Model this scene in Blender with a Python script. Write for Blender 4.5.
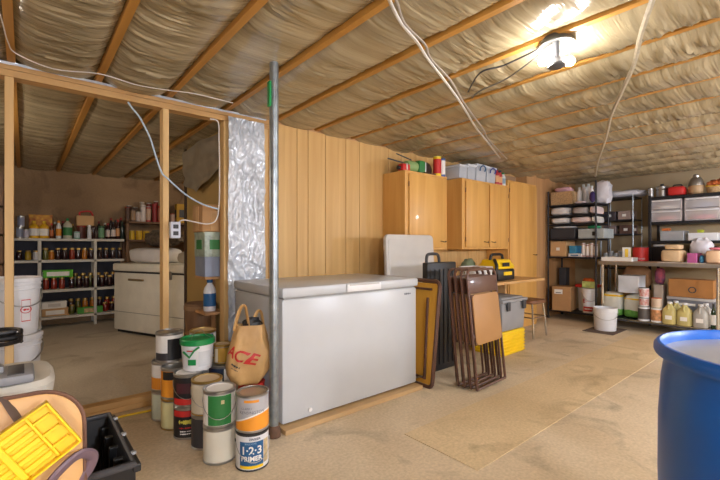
import bpy, bmesh, math, random
from mathutils import Vector, Matrix, noise
random.seed(7)
for o in list(bpy.data.objects): bpy.data.objects.remove(o)
SC = bpy.context.scene
COL = SC.collection
PI = math.pi
CH = 2.25                     # underside of the joists
H = 1.15                      # camera height
YAW = math.radians(50)

# ---------------------------------------------------------------- camera, world, exposure
cam_d = bpy.data.cameras.new('camera'); cam = bpy.data.objects.new('camera', cam_d); COL.objects.link(cam)
cam.location = (0, 0, H); cam.rotation_euler = (PI/2, 0, YAW - PI/2)
cam_d.sensor_width = 36; cam_d.lens = 20.0; cam_d.shift_y = 6/720; cam_d.clip_start = .02
SC.camera = cam
w = bpy.data.worlds.new('world'); SC.world = w; w.use_nodes = True
w.node_tree.nodes['Background'].inputs[0].default_value = (1, .98, .96, 1)
w.node_tree.nodes['Background'].inputs[1].default_value = .3
vs = SC.view_settings
vs.view_transform = 'Standard'; vs.look = 'None'; vs.gamma = 1; vs.use_curve_mapping = False
vs.exposure = 1.45
BULB = 115.0                   # emission of the naked bulbs
FILL_GLOBE = 62.0                  # emission of the globes added out of view as fill light

# ---------------------------------------------------------------- helpers
F2 = (math.cos(YAW), math.sin(YAW)); R2 = (math.sin(YAW), -math.cos(YAW))
def at(px, py, x=None, y=None, z=None):
    u = (px-360)/400; v = (246-py)/400
    dx = F2[0]+u*R2[0]; dy = F2[1]+u*R2[1]
    d = (z-H)/v if z is not None else (x/dx if x is not None else y/dy)
    return Vector((dx*d, dy*d, H+v*d))
def lin(c):
    if isinstance(c, str): c = [int(c[i:i+2], 16) for i in (0, 2, 4)]
    return tuple(((k/255)/12.92 if k/255 <= .04045 else ((k/255+.055)/1.055)**2.4) for k in c)
MATS = {}
def mat(name, col, rough=.5, metal=0, var=.12, scale=6, bump=0, bscale=40, spec=.5, coat=0, trans=0, emit=0, stretch=(1, 1, 1), col2=None, detail=4, alpha=1, distort=0):
    if name in MATS: return MATS[name]
    m = bpy.data.materials.new(name); m.use_nodes = True; MATS[name] = m
    nt = m.node_tree; n = nt.nodes; L = nt.links; b = n['Principled BSDF']
    c = lin(col)
    b.inputs['Roughness'].default_value = rough; b.inputs['Metallic'].default_value = metal
    b.inputs['Specular IOR Level'].default_value = spec; b.inputs['Coat Weight'].default_value = coat
    b.inputs['Transmission Weight'].default_value = trans; b.inputs['Alpha'].default_value = alpha
    tc = n.new('ShaderNodeTexCoord'); mp = n.new('ShaderNodeMapping'); mp.inputs['Scale'].default_value = stretch
    L.new(tc.outputs['Object'], mp.inputs['Vector'])
    nz = n.new('ShaderNodeTexNoise'); nz.inputs['Scale'].default_value = scale; nz.inputs['Detail'].default_value = detail
    nz.inputs['Distortion'].default_value = distort
    L.new(mp.outputs[0], nz.inputs['Vector'])
    rp = n.new('ShaderNodeValToRGB'); rp.color_ramp.elements[0].position = .3; rp.color_ramp.elements[1].position = .7
    c2 = lin(col2) if col2 else tuple(min(1, k*(1+var)) for k in c)
    rp.color_ramp.elements[0].color = (*(k*(1-var) if not col2 else k for k in c), 1); rp.color_ramp.elements[1].color = (*c2, 1)
    L.new(nz.outputs['Fac'], rp.inputs['Fac']); L.new(rp.outputs['Color'], b.inputs['Base Color'])
    if bump:
        nb = n.new('ShaderNodeTexNoise'); nb.inputs['Scale'].default_value = bscale; nb.inputs['Detail'].default_value = 3
        L.new(mp.outputs[0], nb.inputs['Vector'])
        bp = n.new('ShaderNodeBump'); bp.inputs['Strength'].default_value = bump; bp.inputs['Distance'].default_value = .01
        L.new(nb.outputs['Fac'], bp.inputs['Height']); L.new(bp.outputs[0], b.inputs['Normal'])
    if emit:
        b.inputs['Emission Color'].default_value = (*c, 1); b.inputs['Emission Strength'].default_value = emit
    return m
def wood(name, c1, c2, axis='z', rough=.45, coat=0, scale=9, bump=.08):
    st = {'x': (.06, 1, 1), 'y': (1, .06, 1), 'z': (1, 1, .06)}[axis]
    return mat(name, c1, rough, col2=c2, scale=scale, stretch=st, distort=1.2, detail=6, bump=bump, bscale=60, coat=coat)
def concrete(name, c1, c2, c3, rough=.8):
    m = bpy.data.materials.new(name); m.use_nodes = True; MATS[name] = m
    nt = m.node_tree; n = nt.nodes; L = nt.links; b = n['Principled BSDF']; b.inputs['Roughness'].default_value = rough
    tc = n.new('ShaderNodeTexCoord')
    def nz(s, d, ds=0):
        k = n.new('ShaderNodeTexNoise'); k.inputs['Scale'].default_value = s; k.inputs['Detail'].default_value = d; k.inputs['Distortion'].default_value = ds
        L.new(tc.outputs['Object'], k.inputs['Vector']); return k
    def ramp(src, a, bb, ca, cb):
        r = n.new('ShaderNodeValToRGB'); r.color_ramp.elements[0].position = a; r.color_ramp.elements[1].position = bb
        r.color_ramp.elements[0].color = (*ca, 1); r.color_ramp.elements[1].color = (*cb, 1); L.new(src.outputs['Fac'], r.inputs['Fac']); return r
    r1 = ramp(nz(1.1, 8, .6), .35, .68, lin(c1), lin(c2))
    f2 = ramp(nz(2.3, 10, 1.5), .55, .75, (0, 0, 0), (1, 1, 1))
    mx = n.new('ShaderNodeMix'); mx.data_type = 'RGBA'
    L.new(f2.outputs[0], mx.inputs[0]); L.new(r1.outputs[0], mx.inputs[6]); mx.inputs[7].default_value = (*lin(c3), 1)
    f3 = ramp(nz(60, 4), .3, .75, (.82,)*3, (1.06,)*3)
    mm = n.new('ShaderNodeMix'); mm.data_type = 'RGBA'; mm.blend_type = 'MULTIPLY'; mm.inputs[0].default_value = 1
    L.new(mx.outputs[2], mm.inputs[6]); L.new(f3.outputs[0], mm.inputs[7]); L.new(mm.outputs[2], b.inputs['Base Color'])
    bp = n.new('ShaderNodeBump'); bp.inputs['Strength'].default_value = .15; bp.inputs['Distance'].default_value = .01
    L.new(nz(35, 6).outputs['Fac'], bp.inputs['Height']); L.new(bp.outputs[0], b.inputs['Normal'])
    return m

class MB:
    def __init__(s): s.b = bmesh.new()
    def box(s, x0, x1, y0, y1, z0, z1, bev=0, M=None, seg=2):
        b2 = bmesh.new(); r = bmesh.ops.create_cube(b2, size=1)
        for v in b2.verts: v.co = Vector((x0+(v.co.x+.5)*(x1-x0), y0+(v.co.y+.5)*(y1-y0), z0+(v.co.z+.5)*(z1-z0)))
        if bev: bmesh.ops.bevel(b2, geom=list(b2.edges), offset=bev, segments=seg, affect='EDGES', profile=.5)
        if M: b2.transform(M)
        s._merge(b2); return s
    def _merge(s, b2):
        t = bpy.data.meshes.new('t'); b2.to_mesh(t); b2.free(); s.b.from_mesh(t); bpy.data.meshes.remove(t)
    def lathe(s, prof, seg=24, c=(0, 0), M=None, sy=1.0, sq=0):
        rings = []; fresh = []
        for r, z in prof:
            if r < 1e-6: ring = [s.b.verts.new((c[0], c[1], z))]
            else:
                ring = []
                for i in range(seg):
                    a = 2*PI*i/seg; k = 1
                    if sq: k = 1/((abs(math.cos(a))**sq+abs(math.sin(a))**sq)**(1/sq))
                    ring.append(s.b.verts.new((c[0]+r*k*math.cos(a), c[1]+r*k*sy*math.sin(a), z)))
            rings.append(ring); fresh += ring
        for A, B in zip(rings, rings[1:]):
            for i in range(seg):
                j = (i+1) % seg
                if len(A) == 1 and len(B) == 1: continue
                if len(A) == 1: s.b.faces.new((A[0], B[j], B[i]))
                elif len(B) == 1: s.b.faces.new((A[i], A[j], B[0]))
                else: s.b.faces.new((A[i], A[j], B[j], B[i]))
        if M:
            for v in fresh: v.co = M @ v.co
        return s
    def tube(s, pts, r, seg=8, close=False, flat=1.0):
        pts = [Vector(p) for p in pts]; n = len(pts); rings = []; up = None
        for i, p in enumerate(pts):
            if close: t = pts[(i+1) % n]-pts[i-1]
            else: t = pts[min(i+1, n-1)]-pts[max(i-1, 0)]
            t.normalize()
            if up is None:
                up = t.orthogonal().normalized()
            up = (up-t*up.dot(t)).normalized(); sd = t.cross(up)
            rr = r[i] if isinstance(r, (list, tuple)) else r
            rings.append([s.b.verts.new(p+up*rr*math.cos(2*PI*k/seg)+sd*rr*flat*math.sin(2*PI*k/seg)) for k in range(seg)])
        for a in range(n if close else n-1):
            A, B = rings[a], rings[(a+1) % n]
            for k in range(seg): s.b.faces.new((A[k], A[(k+1) % seg], B[(k+1) % seg], B[k]))
        if not close:
            s.b.faces.new(rings[0][::-1]); s.b.faces.new(rings[-1])
        return s
    def grid(s, fn, nu, nv, thick=0):
        V = [[s.b.verts.new(fn(i/nu, j/nv)) for j in range(nv+1)] for i in range(nu+1)]
        for i in range(nu):
            for j in range(nv): s.b.faces.new((V[i][j], V[i+1][j], V[i+1][j+1], V[i][j+1]))
        return s
    def prism(s, poly, z0, z1, M=None, bev=0):
        b2 = bmesh.new(); vs_ = [b2.verts.new((x, y, z0)) for x, y in poly]; f = b2.faces.new(vs_)
        r = bmesh.ops.extrude_face_region(b2, geom=[f]); 
        for v in [g for g in r['geom'] if isinstance(g, bmesh.types.BMVert)]: v.co.z = z1
        bmesh.ops.recalc_face_normals(b2, faces=b2.faces)
        if bev: bmesh.ops.bevel(b2, geom=[e for e in b2.edges if abs(e.verts[0].co.z-e.verts[1].co.z) < 1e-6], offset=bev, segments=2, affect='EDGES', profile=.5)
        if M: b2.transform(M)
        s._merge(b2); return s
    def blob(s, c, size, amp=.1, sq=2.5, seg=20, rows=12, freq=3, seed=0, flatbase=True):
        rings = []
        sp = lambda t: math.copysign(abs(t)**(2/sq), t)
        for j in range(rows+1):
            ph = -PI/2+PI*j/rows; ring = []
            for i in range(seg):
                a = 2*PI*i/seg
                d = Vector((sp(math.cos(ph))*sp(math.cos(a)), sp(math.cos(ph))*sp(math.sin(a)), sp(math.sin(ph))))
                k = 1+amp*noise.noise(d*freq+Vector((seed*7.1, seed*3.3, 0)))+amp*.5*noise.noise(d*freq*2.7+Vector((seed, 0, seed)))
                p = Vector((d.x*size[0]/2*k, d.y*size[1]/2*k, d.z*size[2]/2*k))
                if flatbase: p.z = max(p.z, -size[2]/2)
                ring.append(s.b.verts.new(Vector(c)+p))
                if j in (0, rows): break
            rings.append(ring)
        for A, B in zip(rings, rings[1:]):
            for i in range(seg):
                j = (i+1) % seg
                if len(A) == 1: s.b.faces.new((A[0], B[j], B[i]))
                elif len(B) == 1: s.b.faces.new((A[i], A[j], B[0]))
                else: s.b.faces.new((A[i], A[j], B[j], B[i]))
        return s
    def build(s, name, m, parent=None, smooth=True, recalc=True, M=None):
        if M: s.b.transform(M)
        if recalc: bmesh.ops.recalc_face_normals(s.b, faces=s.b.faces)
        for f in s.b.faces: f.smooth = smooth
        me = bpy.data.meshes.new(name); s.b.to_mesh(me); s.b.free()
        if smooth: me.set_sharp_from_angle(angle=math.radians(38))
        me.materials.append(m)
        o = bpy.data.objects.new(name, me); COL.objects.link(o)
        if parent: o.parent = parent
        return o
def tag(o, label, cat, group=None):
    o['label'] = label; o['category'] = cat
    if group: o['group'] = group
    return o
def thing(name, label, cat, loc=(0, 0, 0), rz=0, group=None):
    o = bpy.data.objects.new(name, None); COL.objects.link(o); o.empty_display_size = .05
    o.location = loc; o.rotation_euler = (0, 0, rz); return tag(o, label, cat, group)
def struct(o): o['kind'] = 'structure'; return o
def place(o, loc, rz=0): o.location = loc; o.rotation_euler = (0, 0, rz); return o
def dup(root, loc, rz=0, label=None, group=None):
    def cp(o, par):
        c = o.copy(); COL.objects.link(c); c.parent = par
        for ch in [k for k in o.children]: cp(ch, c)
        return c
    r = cp(root, None); r.location = loc; r.rotation_euler = (root.rotation_euler.x, root.rotation_euler.y, rz)
    if label: r['label'] = label
    if group: r['group'] = group
    return r
def spline(pts, n=8):
    pts = [Vector(p) for p in pts]; out = []
    for i in range(len(pts)-1):
        p0, p1, p2, p3 = pts[max(i-1, 0)], pts[i], pts[i+1], pts[min(i+2, len(pts)-1)]
        for k in range(n):
            t = k/n
            out.append(.5*((2*p1)+(p2-p0)*t+(2*p0-5*p1+4*p2-p3)*t*t+(3*p1-p0-3*p2+p3)*t**3))
    return out+[pts[-1]]
def text(body, size, m, parent, fn, name='lettering', bold=0, sub=0):
    cu = bpy.data.curves.new('t', 'FONT'); cu.body = body; cu.size = size; cu.align_x = 'CENTER'; cu.align_y = 'CENTER'; cu.offset = bold; cu.resolution_u = 3
    to = bpy.data.objects.new('t', cu); COL.objects.link(to)
    dg = bpy.context.evaluated_depsgraph_get()
    me = bpy.data.meshes.new_from_object(to.evaluated_get(dg)); bpy.data.objects.remove(to)
    b = bmesh.new(); b.from_mesh(me)
    if sub: bmesh.ops.subdivide_edges(b, edges=b.edges, cuts=sub); bmesh.ops.triangulate(b, faces=b.faces)
    for v in b.verts: v.co = Vector(fn(v.co.x, v.co.y))
    b.to_mesh(me); b.free(); me.materials.clear(); me.materials.append(m); me.name = name
    o = bpy.data.objects.new(name, me); COL.objects.link(o); o.parent = parent; return o
def scrib(wd, ht, m, parent, fn, seed=1):
    # a row of lettering too small to read in the photograph: one jagged strip
    rd = random.Random(seed); n = 24; hs = [ht*(.15 if rd.random() < .3 else rd.uniform(.6, 1)) for _ in range(n+1)]
    return MB().grid(lambda u, v: Vector(fn((u-.5)*wd, (v-.5)*hs[round(u*n)])), n, 1).build('print_line', m, parent, recalc=False)
def patch(mb, r, a0, a1, z0, z1, n=10):
    mb.grid(lambda u, v: Vector((r*math.cos(a0+(a1-a0)*u), r*math.sin(a0+(a1-a0)*u), z0+(z1-z0)*v)), n, 1); return mb
def wrapf(r, th, z0): return lambda u, v: (r*math.cos(th+u/r), r*math.sin(th+u/r), z0+v)
def ang(x, y): return math.atan2(-y, -x)     # direction towards the camera as seen from (x, y)
def rrect(w, h, r, n=5):
    out = []
    for cx, cy, a in ((w/2-r, h/2-r, 0), (-w/2+r, h/2-r, 90), (-w/2+r, -h/2+r, 180), (w/2-r, -h/2+r, 270)):
        for k in range(n+1):
            t = math.radians(a+90*k/n); out.append((cx+r*math.cos(t), cy+r*math.sin(t)))
    return out

# ---------------------------------------------------------------- materials
M_joist = wood('joist_wood', 'a8762e', 'c48e40', 'y', .6)
M_stud = wood('stud_wood', 'c39a5e', 'dcb87e', 'z', .55)
M_plate = wood('plate_wood', 'b48a54', 'd0a76c', 'x', .6)
M_plank = wood('panel_wood', 'c69c5e', 'd8b274', 'z', .5, 0)
M_cab = wood('cabinet_wood', 'c8934a', 'dcab60', 'z', .42, .08)
M_ply = wood('ply_wood', 'a87c50', 'c09464', 'z', .6)
M_floor = concrete('floor_concrete', 'ccb694', 'e2d0b2', 'ac9c82')
M_patch = concrete('patch_concrete', 'd0b68c', 'e4cda4', 'b8a07a')
M_pfloor = concrete('pantry_concrete', 'c0b4a0', 'd4cab8', 'a89c88')
M_wallc = concrete('wall_concrete', '8c7050', 'a88a66', '6c5238')
M_tan = mat('tan_wall', 'b09a76', .8, var=.08, scale=2)
M_plas = mat('vapour_plastic', '8e8062', .15, var=.3, scale=2.2, bump=.8, bscale=10, stretch=(.22, 5, 1), spec=.7, col2='bcae8e')
M_film = mat('clear_film', 'c8d0da', .14, var=.2, scale=5, spec=.8, metal=.1, bump=.25, bscale=60)
M_white = mat('white_enamel', 'bec2c6', .3, var=.02)
M_wplas = mat('white_plastic', 'dfe0e2', .4, var=.04)
M_cream = mat('cream_enamel', 'ece8d8', .4, var=.06)
M_galv = mat('galvanised', '9aa4aa', .38, metal=.8, var=.2, scale=20)
M_steel = mat('steel', 'b4b4b2', .3, metal=.9, var=.1)
M_chrome = mat('chrome', 'd0d0d0', .15, metal=1, var=.03)
M_brass = mat('brass_lid', 'b89a58', .35, metal=.8, var=.15)
M_brown = mat('brown_metal', '5a3c30', .4, var=.1, coat=.3)
M_tanpad = mat('tan_vinyl', 'c09860', .55, var=.08, bump=.1, bscale=200)
M_black = mat('black_plastic', '1c1c1e', .45, var=.2)
M_dark = mat('dark_grey', '3a3a3e', .5, var=.1)
M_grey = mat('grey_plastic', '8e8e90', .5, var=.05)
M_lgrey = mat('light_grey_plastic', 'c8c4be', .5, var=.04)
M_yellow = mat('yellow_plastic', 'f0c814', .4, var=.06)
M_blue = mat('drum_blue', '0f5ab4', .35, var=.12, scale=4, spec=.5)
M_card = mat('cardboard', 'b48a5c', .8, var=.08, scale=4)
M_card2 = mat('cardboard_pale', 'c8a070', .8, var=.08, scale=4)
M_paper = mat('paper_white', 'e8e6e0', .7, var=.04)
M_red = mat('red_print', 'c42824', .5, var=.05)
M_green = mat('green_plastic', '148a46', .4, var=.06)
M_green2 = mat('green_print', '2e7a3c', .5, var=.08)
M_orange = mat('orange_print', 'e8962a', .5, var=.05)
M_bluep = mat('blue_print', '1e5a8c', .5, var=.08)
M_navy = mat('navy_print', '22304a', .5, var=.1)
M_clear = mat('clear_plastic', 'dadde0', .25, var=.03, trans=.55, spec=.5)
M_glassd = mat('glass_lid', 'c8d0d4', .12, trans=.6, var=.02)
M_wire = mat('white_cable', 'd8d4cc', .5, var=.05)
M_bwire = mat('blue_white_cable', 'b4c8d8', .5, var=.05)
M_bulb = mat('bulb_glow', 'fffaf4', .3, emit=BULB, var=0)
M_pantry_fill = mat('pantry_fill_glow', 'fff2e0', .3, emit=32, var=0)  # glow of the fill globes added in the pantry
M_fill = mat('added_fill_glow', 'eaf0ff', .3, emit=FILL_GLOBE, var=0)
M_black2 = mat('black_powder', '26262a', .4, metal=.3, var=.1)
M_cloth = mat('white_cloth', 'd8d4d0', .85, var=.08, bump=.2, bscale=30)
M_tancloth = mat('tan_cloth', 'd2b48c', .85, var=.1, bump=.2, bscale=40)
def col(c, rough=.5, **k): return mat('paint_'+c, c, rough, **k)

# ---------------------------------------------------------------- structure
XW = 7.6
fl = struct(MB().box(-1.3, XW+.1, -3.3, 7.5, -.1, -.002).build('floor', M_floor, smooth=False))
MB().box(1.78, 6.1, 1.18, 1.70, -.05, .0015).build('slab', M_patch, fl, False)
MB().box(-1.2, 3.0, 3.25, 7.4, -.05, .001).build('slab', M_pfloor, fl, False)
# slab edges either side of the patched trench
ce = struct(MB().box(-1.3, XW+.1, -3.3, 7.5, CH+.24, CH+.3).build('ceiling', M_joist, smooth=False))
SP = .44; JX = [.82+SP*k for k in range(-5, 16)]
jm = MB().box(-.019, .019, -3.25, 7.45, CH, CH+.24).build('joist', M_joist, ce, False)
jm.location.x = JX[0]
for x in JX[1:]:
    c = jm.copy(); COL.objects.link(c); c.parent = ce; c.location.x = x
def bay(x0, x1):
    xc = (x0+x1)/2; ys = []
    y = -3.25
    while y < 7.45:
        ys.append(y)
        fine = -.2 < y < 3.25 and xc > -.5
        y += (.0095 if xc < 4.5 else .022) if fine else (.035 if 3.2 < y < 6 and xc < 1.6 else .12)
    drop = .012+.02*min(1, max(0, (xc-1.4)/1.2))
    ys.append(7.45); nx = 9; mb = MB(); rows = []
    for y in ys:
        row = []
        for i in range(nx+1):
            u = -1+2*i/nx
            lo = noise.noise(Vector((xc*1.7, y*.8, 3.1)))
            z = CH+.045-.048*(1-u**4)*(.75+.5*lo)
            s = y+.10*u*u*(1 if xc > 1.2 else .5)+.06*noise.noise(Vector((xc*2+u*.8, y*1.3, 0)))+.03*u
            r1 = (1-min(1, 2.2*abs(noise.noise(Vector((s*11, u*.55+xc*9, 2))))))**2
            r2 = (1-min(1, 2.2*abs(noise.noise(Vector((s*36, u*.7+xc*5, 7))))))**2
            am = max(0, .55+.9*noise.noise(Vector((xc*1.3+u*.5, y*1.6, 9))))*(1-.6*u**4)
            z += -.014*am*r1-.010*am*r2+.006*noise.noise(Vector((xc+u*.3, y*6, 4)))-drop
            row.append(mb.b.verts.new((xc+u*(x1-x0)/2, y, z)))
        rows.append(row)
    for A, B in zip(rows, rows[1:]):
        for i in range(nx): mb.b.faces.new((A[i], B[i], B[i+1], A[i+1]))
    return mb.build('insulation_bay', M_plas, ce, recalc=False)
for a, b in zip(JX, JX[1:]): bay(a+.0195, b-.0195)

# walls
wp = struct(MB().box(1.6, 5.9, 3.2, 3.24, 0, CH+.2).build('wall_panel', M_ply, smooth=False))
gx = [1.632, 1.92, 2.04, 2.24, 2.49, 2.67, 2.97]; 
while gx[-1] < 5.7: gx.append(gx[-6]+1.05)
cache = {}
for a, b in zip(gx, gx[1:]):
    k = round(b-a, 2)
    if k not in cache:
        o = MB().box(0, k-.006, -.01, .004, 0, CH-.015, .0035, seg=1).build('plank', M_plank, wp, False); cache[k] = o
    else:
        o = cache[k].copy(); COL.objects.link(o); o.parent = wp
    o.location = (a+.003, 3.2, .0)
struct(MB().box(5.86, XW+.1, 3.03, 3.07, 0, CH+.2).build('wall_plywood', M_ply, smooth=False))
MB().box(5.852, 5.86, 3.03, 3.2, 0, CH+.2).build('wall_return', M_ply, smooth=False)['kind'] = 'structure'
struct(MB().box(XW, XW+.1, -3.3, 3.07, 0, CH+.24).build('wall_far', M_tan, smooth=False))
struct(MB().box(-1.3, -1.2, -3.3, 7.5, 0, CH+.24).build('wall_left', M_wallc, smooth=False))
struct(MB().box(-1.3, XW+.1, -3.4, -3.3, 0, CH+.24).build('wall_rear', M_tan, smooth=False))
struct(MB().box(-1.3, 3.1, 7.4, 7.5, 0, CH+.24).build('wall_pantry_back', M_wallc, smooth=False))
struct(MB().box(3.0, 3.1, 3.24, 7.5, 0, CH+.24).build('wall_pantry_right', M_wallc, smooth=False))
pw = struct(MB().box(1.42, 1.45, 3.3, 4.76, 0, CH+.1).build('wall_pantry_divider', mat('tan_board', 'b09258', .7, var=.06, scale=2), smooth=False))
MB().box(1.40, 1.47, 4.76, 4.80, 0, CH+.1).build('edge_trim', mat('dark_trim', '4a3826', .6), pw, False)
# stud partition
pt = struct(MB().box(-1.2, 1.65, 3.18, 3.27, CH-.085, CH-.045).build('wall_partition', M_plate, smooth=False))
MB().box(-1.2, 1.65, 3.18, 3.27, CH-.042, CH-.002).build('top_plate', M_plate, pt, False)
for x in (-.07, .80, 1.255, 1.605):
    MB().box(x-.021, x+.021, 3.181, 3.269, .078, CH-.086, .002, seg=1).build('stud', M_stud, pt, False)
MB().box(-1.2, 1.42, 3.18, 3.27, 0, .038, .002, seg=1).build('bottom_plate', M_plate, pt, False)
MB().box(-1.2, 1.60, 3.185, 3.268, .0385, .077, .002, seg=1).build('bottom_plate', M_plate, pt, False)
# crumpled clear film over the stud gap beside the panelling
def film(u, v):
    x = 1.26+.322*u; z = .1+(CH-.15)*v
    p = Vector((x*6+z*1.1, z*2.6-x*1.5, 1)); n1 = noise.noise(p*.6); r1 = (1-abs(noise.noise(p*1.3+Vector((n1, 0, 0)))))**3; r2 = (1-abs(noise.noise(Vector((x*22-z*6, z*9+x*6, 5)))))**4; r3 = (1-abs(noise.noise(Vector((x*12+z*15, z*13, 8)))))**4
    return Vector((x, 3.175+.012*n1-.022*r1-.010*r2-.006*r3, z))
tag(MB().grid(film, 64, 240).build('plastic_film', M_film, smooth=True), 'crumpled silvery clear plastic sheet hung between two studs beside the panelling', 'plastic sheet')
# plastic strip lapping over the top plate
tag(MB().grid(lambda u, v: Vector((-1.15+2.75*u, 3.172-.004*noise.noise(Vector((u*60, v*3, 0)))-.003, CH-.018+.016*v+.004*noise.noise(Vector((u*25, v, 2))))), 160, 4).build('plastic_hem', M_film), 'narrow crinkled plastic hem stapled along the partition top plate', 'plastic sheet')

# ---------------------------------------------------------------- ceiling lamp and added fill globes
def lampholder(loc, label):
    t = thing('ceiling_lamp', label, 'lamp', loc)
    z0 = 0
    MB().lathe([(0, .03), (.05, .03), (.075, .015), (.09, -.01), (.092, -.025), (.086, -.025), (.07, -.01), (.04, -.005), (0, -.005)], 28).build('canopy', mat('lamp_pewter', '4a4844', .4, metal=.2), t)
    MB().lathe([(0, 0), (.02, 0), (.017, -.03), (.017, -.09), (.022, -.10), (.045, -.125), (.045, -.135), (.035, -.14), (0, -.14)], 16).build('socket_body', mat('lamp_grey', '58585a', .4), t)
    return t
# twin naked bulbs, the room's main lamp
LP = at(556.5, 60, z=2.15); LX, LY = LP.x, LP.y
lt = lampholder((LX, LY, CH), 'twin bulb ceiling lamp with round metal canopy and two bare lit bulbs')
for s in (-1, 1):
    ax = Vector((R2[0]*s, R2[1]*s, -.25)).normalized()
    Mx = Matrix.Translation(Vector((0, 0, -.09))+ax*.016) @ ax.to_track_quat('Z', 'Y').to_matrix().to_4x4()
    MB().lathe([(0, 0), (.014, 0), (.014, .02), (.0, .022)], 12, M=Mx).build('bulb_collar', M_wplas, lt)
    MB().lathe([(0, .022), (.012, .023), (.015, .03), (.023, .045), (.025, .058), (.02, .073), (.01, .081), (0, .083)], 14, M=Mx).build('bulb', M_bulb, lt)
def globe(loc, label, r=.16, drop=.55, gm=None):  # hanging globe, an added light source out of view
    t = thing('added_fill_globe', label, 'lamp', loc)
    MB().lathe([(0, 0), (.06, 0), (.065, -.015), (.04, -.035), (0, -.036)], 24).build('canopy', M_steel, t)
    MB().tube([(0, 0, -.03), (0, 0, -drop)], .006, 6).build('cord', M_dark, t)
    MB().lathe([(r*math.sin(a*PI/10), -drop-r+r*math.cos(a*PI/10)) for a in range(11)], 20).build('glow_globe', gm or M_fill, t)
    return t
for x, y, s in ((-.7, -1.7, 'added frosted globe fill light by the left concrete wall'), (.7, -1.9, 'added frosted globe fill light near the rear wall'), (3.4, -1.7, 'added frosted globe fill light in the middle of the open floor'), (6.0, -1.3, 'added frosted globe fill light near the end wall')):  # added behind the camera to brighten the whole room
    globe((x, y, CH), s)
globe((2.45, 5.4, CH), 'small added frosted globe fill light inside the pantry', .08, .25, M_pantry_fill)  # added out of view to lift the dim pantry
globe((-.8, 4.3, CH), 'added frosted globe fill light behind the left end of the stud partition', .09, .25, M_pantry_fill)  # added outside the frame to reach the pantry floor and shelves

# steel post
t = thing('support_post', 'galvanised round steel post standing in front of white freezer', 'post', (1.155, 2.185, 0))
MB().lathe([(.027, .0), (.027, CH+.01), (0, CH+.01)], 24).build('tube', M_galv, t)
MB().lathe([(0, 0), (.04, 0), (.042, .04), (.036, .055), (.028, .07)], 20).build('base_collar', mat('rusty', '5e4330', .7, var=.3, scale=30), t)
gp = MB().box(-.045, -.032, -.03, .0, 1.98, 2.13, .002); gp.build('green_tag', M_green, t, False)

# ---------------------------------------------------------------- chest freezer
fz = thing('chest_freezer', 'large white chest freezer standing on a plywood sheet', 'freezer', (1.22, 2.2, .03))
W, D = 1.225, .73
MB().box(0, W, 0, D, 0.012, .785, .012).build('body', M_white, fz)
MB().box(.03, W-.03, .03, D-.03, 0, .013).build('base', M_black, fz, False)
ld = MB().box(-.006, W+.006, -.015, D+.005, .797, .86, .012).build('lid', M_white, fz)
MB().box(.015, W-.015, .01, D-.01, .784, .798).build('gasket', mat('gasket', '9c9c9a', .6), fz, False)
h = MB().box(.49, .81, -.028, -.012, .80, .852, .006); h.build('handle', M_wplas, ld)
MB().box(.51, .79, -.0285, -.026, .842, .853, .001).build('handle_grip', mat('grip', 'b8b8b6', .5), ld, False)
scrib(.075, .022, mat('logo_grey', '6a6e74', .4), fz, lambda u, v: (1.12+u, -.0008, .74+v))
MB().lathe([(0, 0), (.013, 0), (.013, .012), (0, .014)], 12, M=Matrix.Translation((.2, 0, .06)) @ Matrix.Rotation(PI/2, 4, 'X')).build('drain_plug', M_wplas, fz)
tag(MB().box(1.21, 2.455, 2.14, 3.0, .0, .03, .002).build('plywood_sheet', wood('ply_sheet', 'b49468', 'caa878', 'x', .7), smooth=False), 'worn plywood sheet lying flat on the floor under white freezer', 'plywood')

# ---------------------------------------------------------------- wall cabinets
def cabinet(name, label, x0, x1, z0, z1, doors, cat='cabinet', y0=2.855):
    t = thing(name, label, cat, (x0, y0, z0)); w_ = x1-x0; h_ = z1-z0
    MB().box(0, w_, .0, 3.188-y0, 0, h_, .002, seg=1).build('body', M_cab, t, False)
    for (a, b, hs) in doors:
        d = MB().box(a, b, -.018, -.001, .025, h_-.03, .006).build('door', M_cab, t)
        hx = b-.07 if hs > 0 else a+.07
        hz = .09 if z0 > .3 else h_*.5
        MB().tube(spline([(hx-.04, -.018, hz+.004), (hx-.035, -.04, hz), (hx, -.045, hz-.006), (hx+.035, -.04, hz), (hx+.04, -.018, hz+.004)], 4), .004, 6).build('handle', M_black, d)
        for z in (.12, h_-.14):
            e = a-.004 if hs > 0 else b+.004
            MB().tube([(e, -.014, z-.025), (e, -.014, z+.025)], .005, 6).build('hinge', M_brown, d)
    return t
cabinet('wall_cabinet', 'honey brown wall cabinet with one wide door, end of the row above the leaning tables', 3.0, 3.69, 1.11, 1.935, [(.05, .665, 1)])
cabinet('wall_cabinet', 'honey brown wall cabinet with two doors above the wooden counter', 3.975, 5.0, 1.11, 1.96, [(.06, .545, 1), (.57, 1.01, -1)])
cabinet('tall_cabinet', 'tall honey brown cabinet reaching down to the floor beside plywood wall', 5.01, 5.8, 0.0, 2.045, [(.02, .77, 1)])
bd = MB().box(4.5, 5.75, 3.15, 3.185, 2.06, 2.2, .002)
tag(bd.build('board', wood('stained_board', '8a6244', 'b49274', 'x'), smooth=False), 'weathered reddish board fixed on the wall above tall cabinet', 'board')

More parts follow.
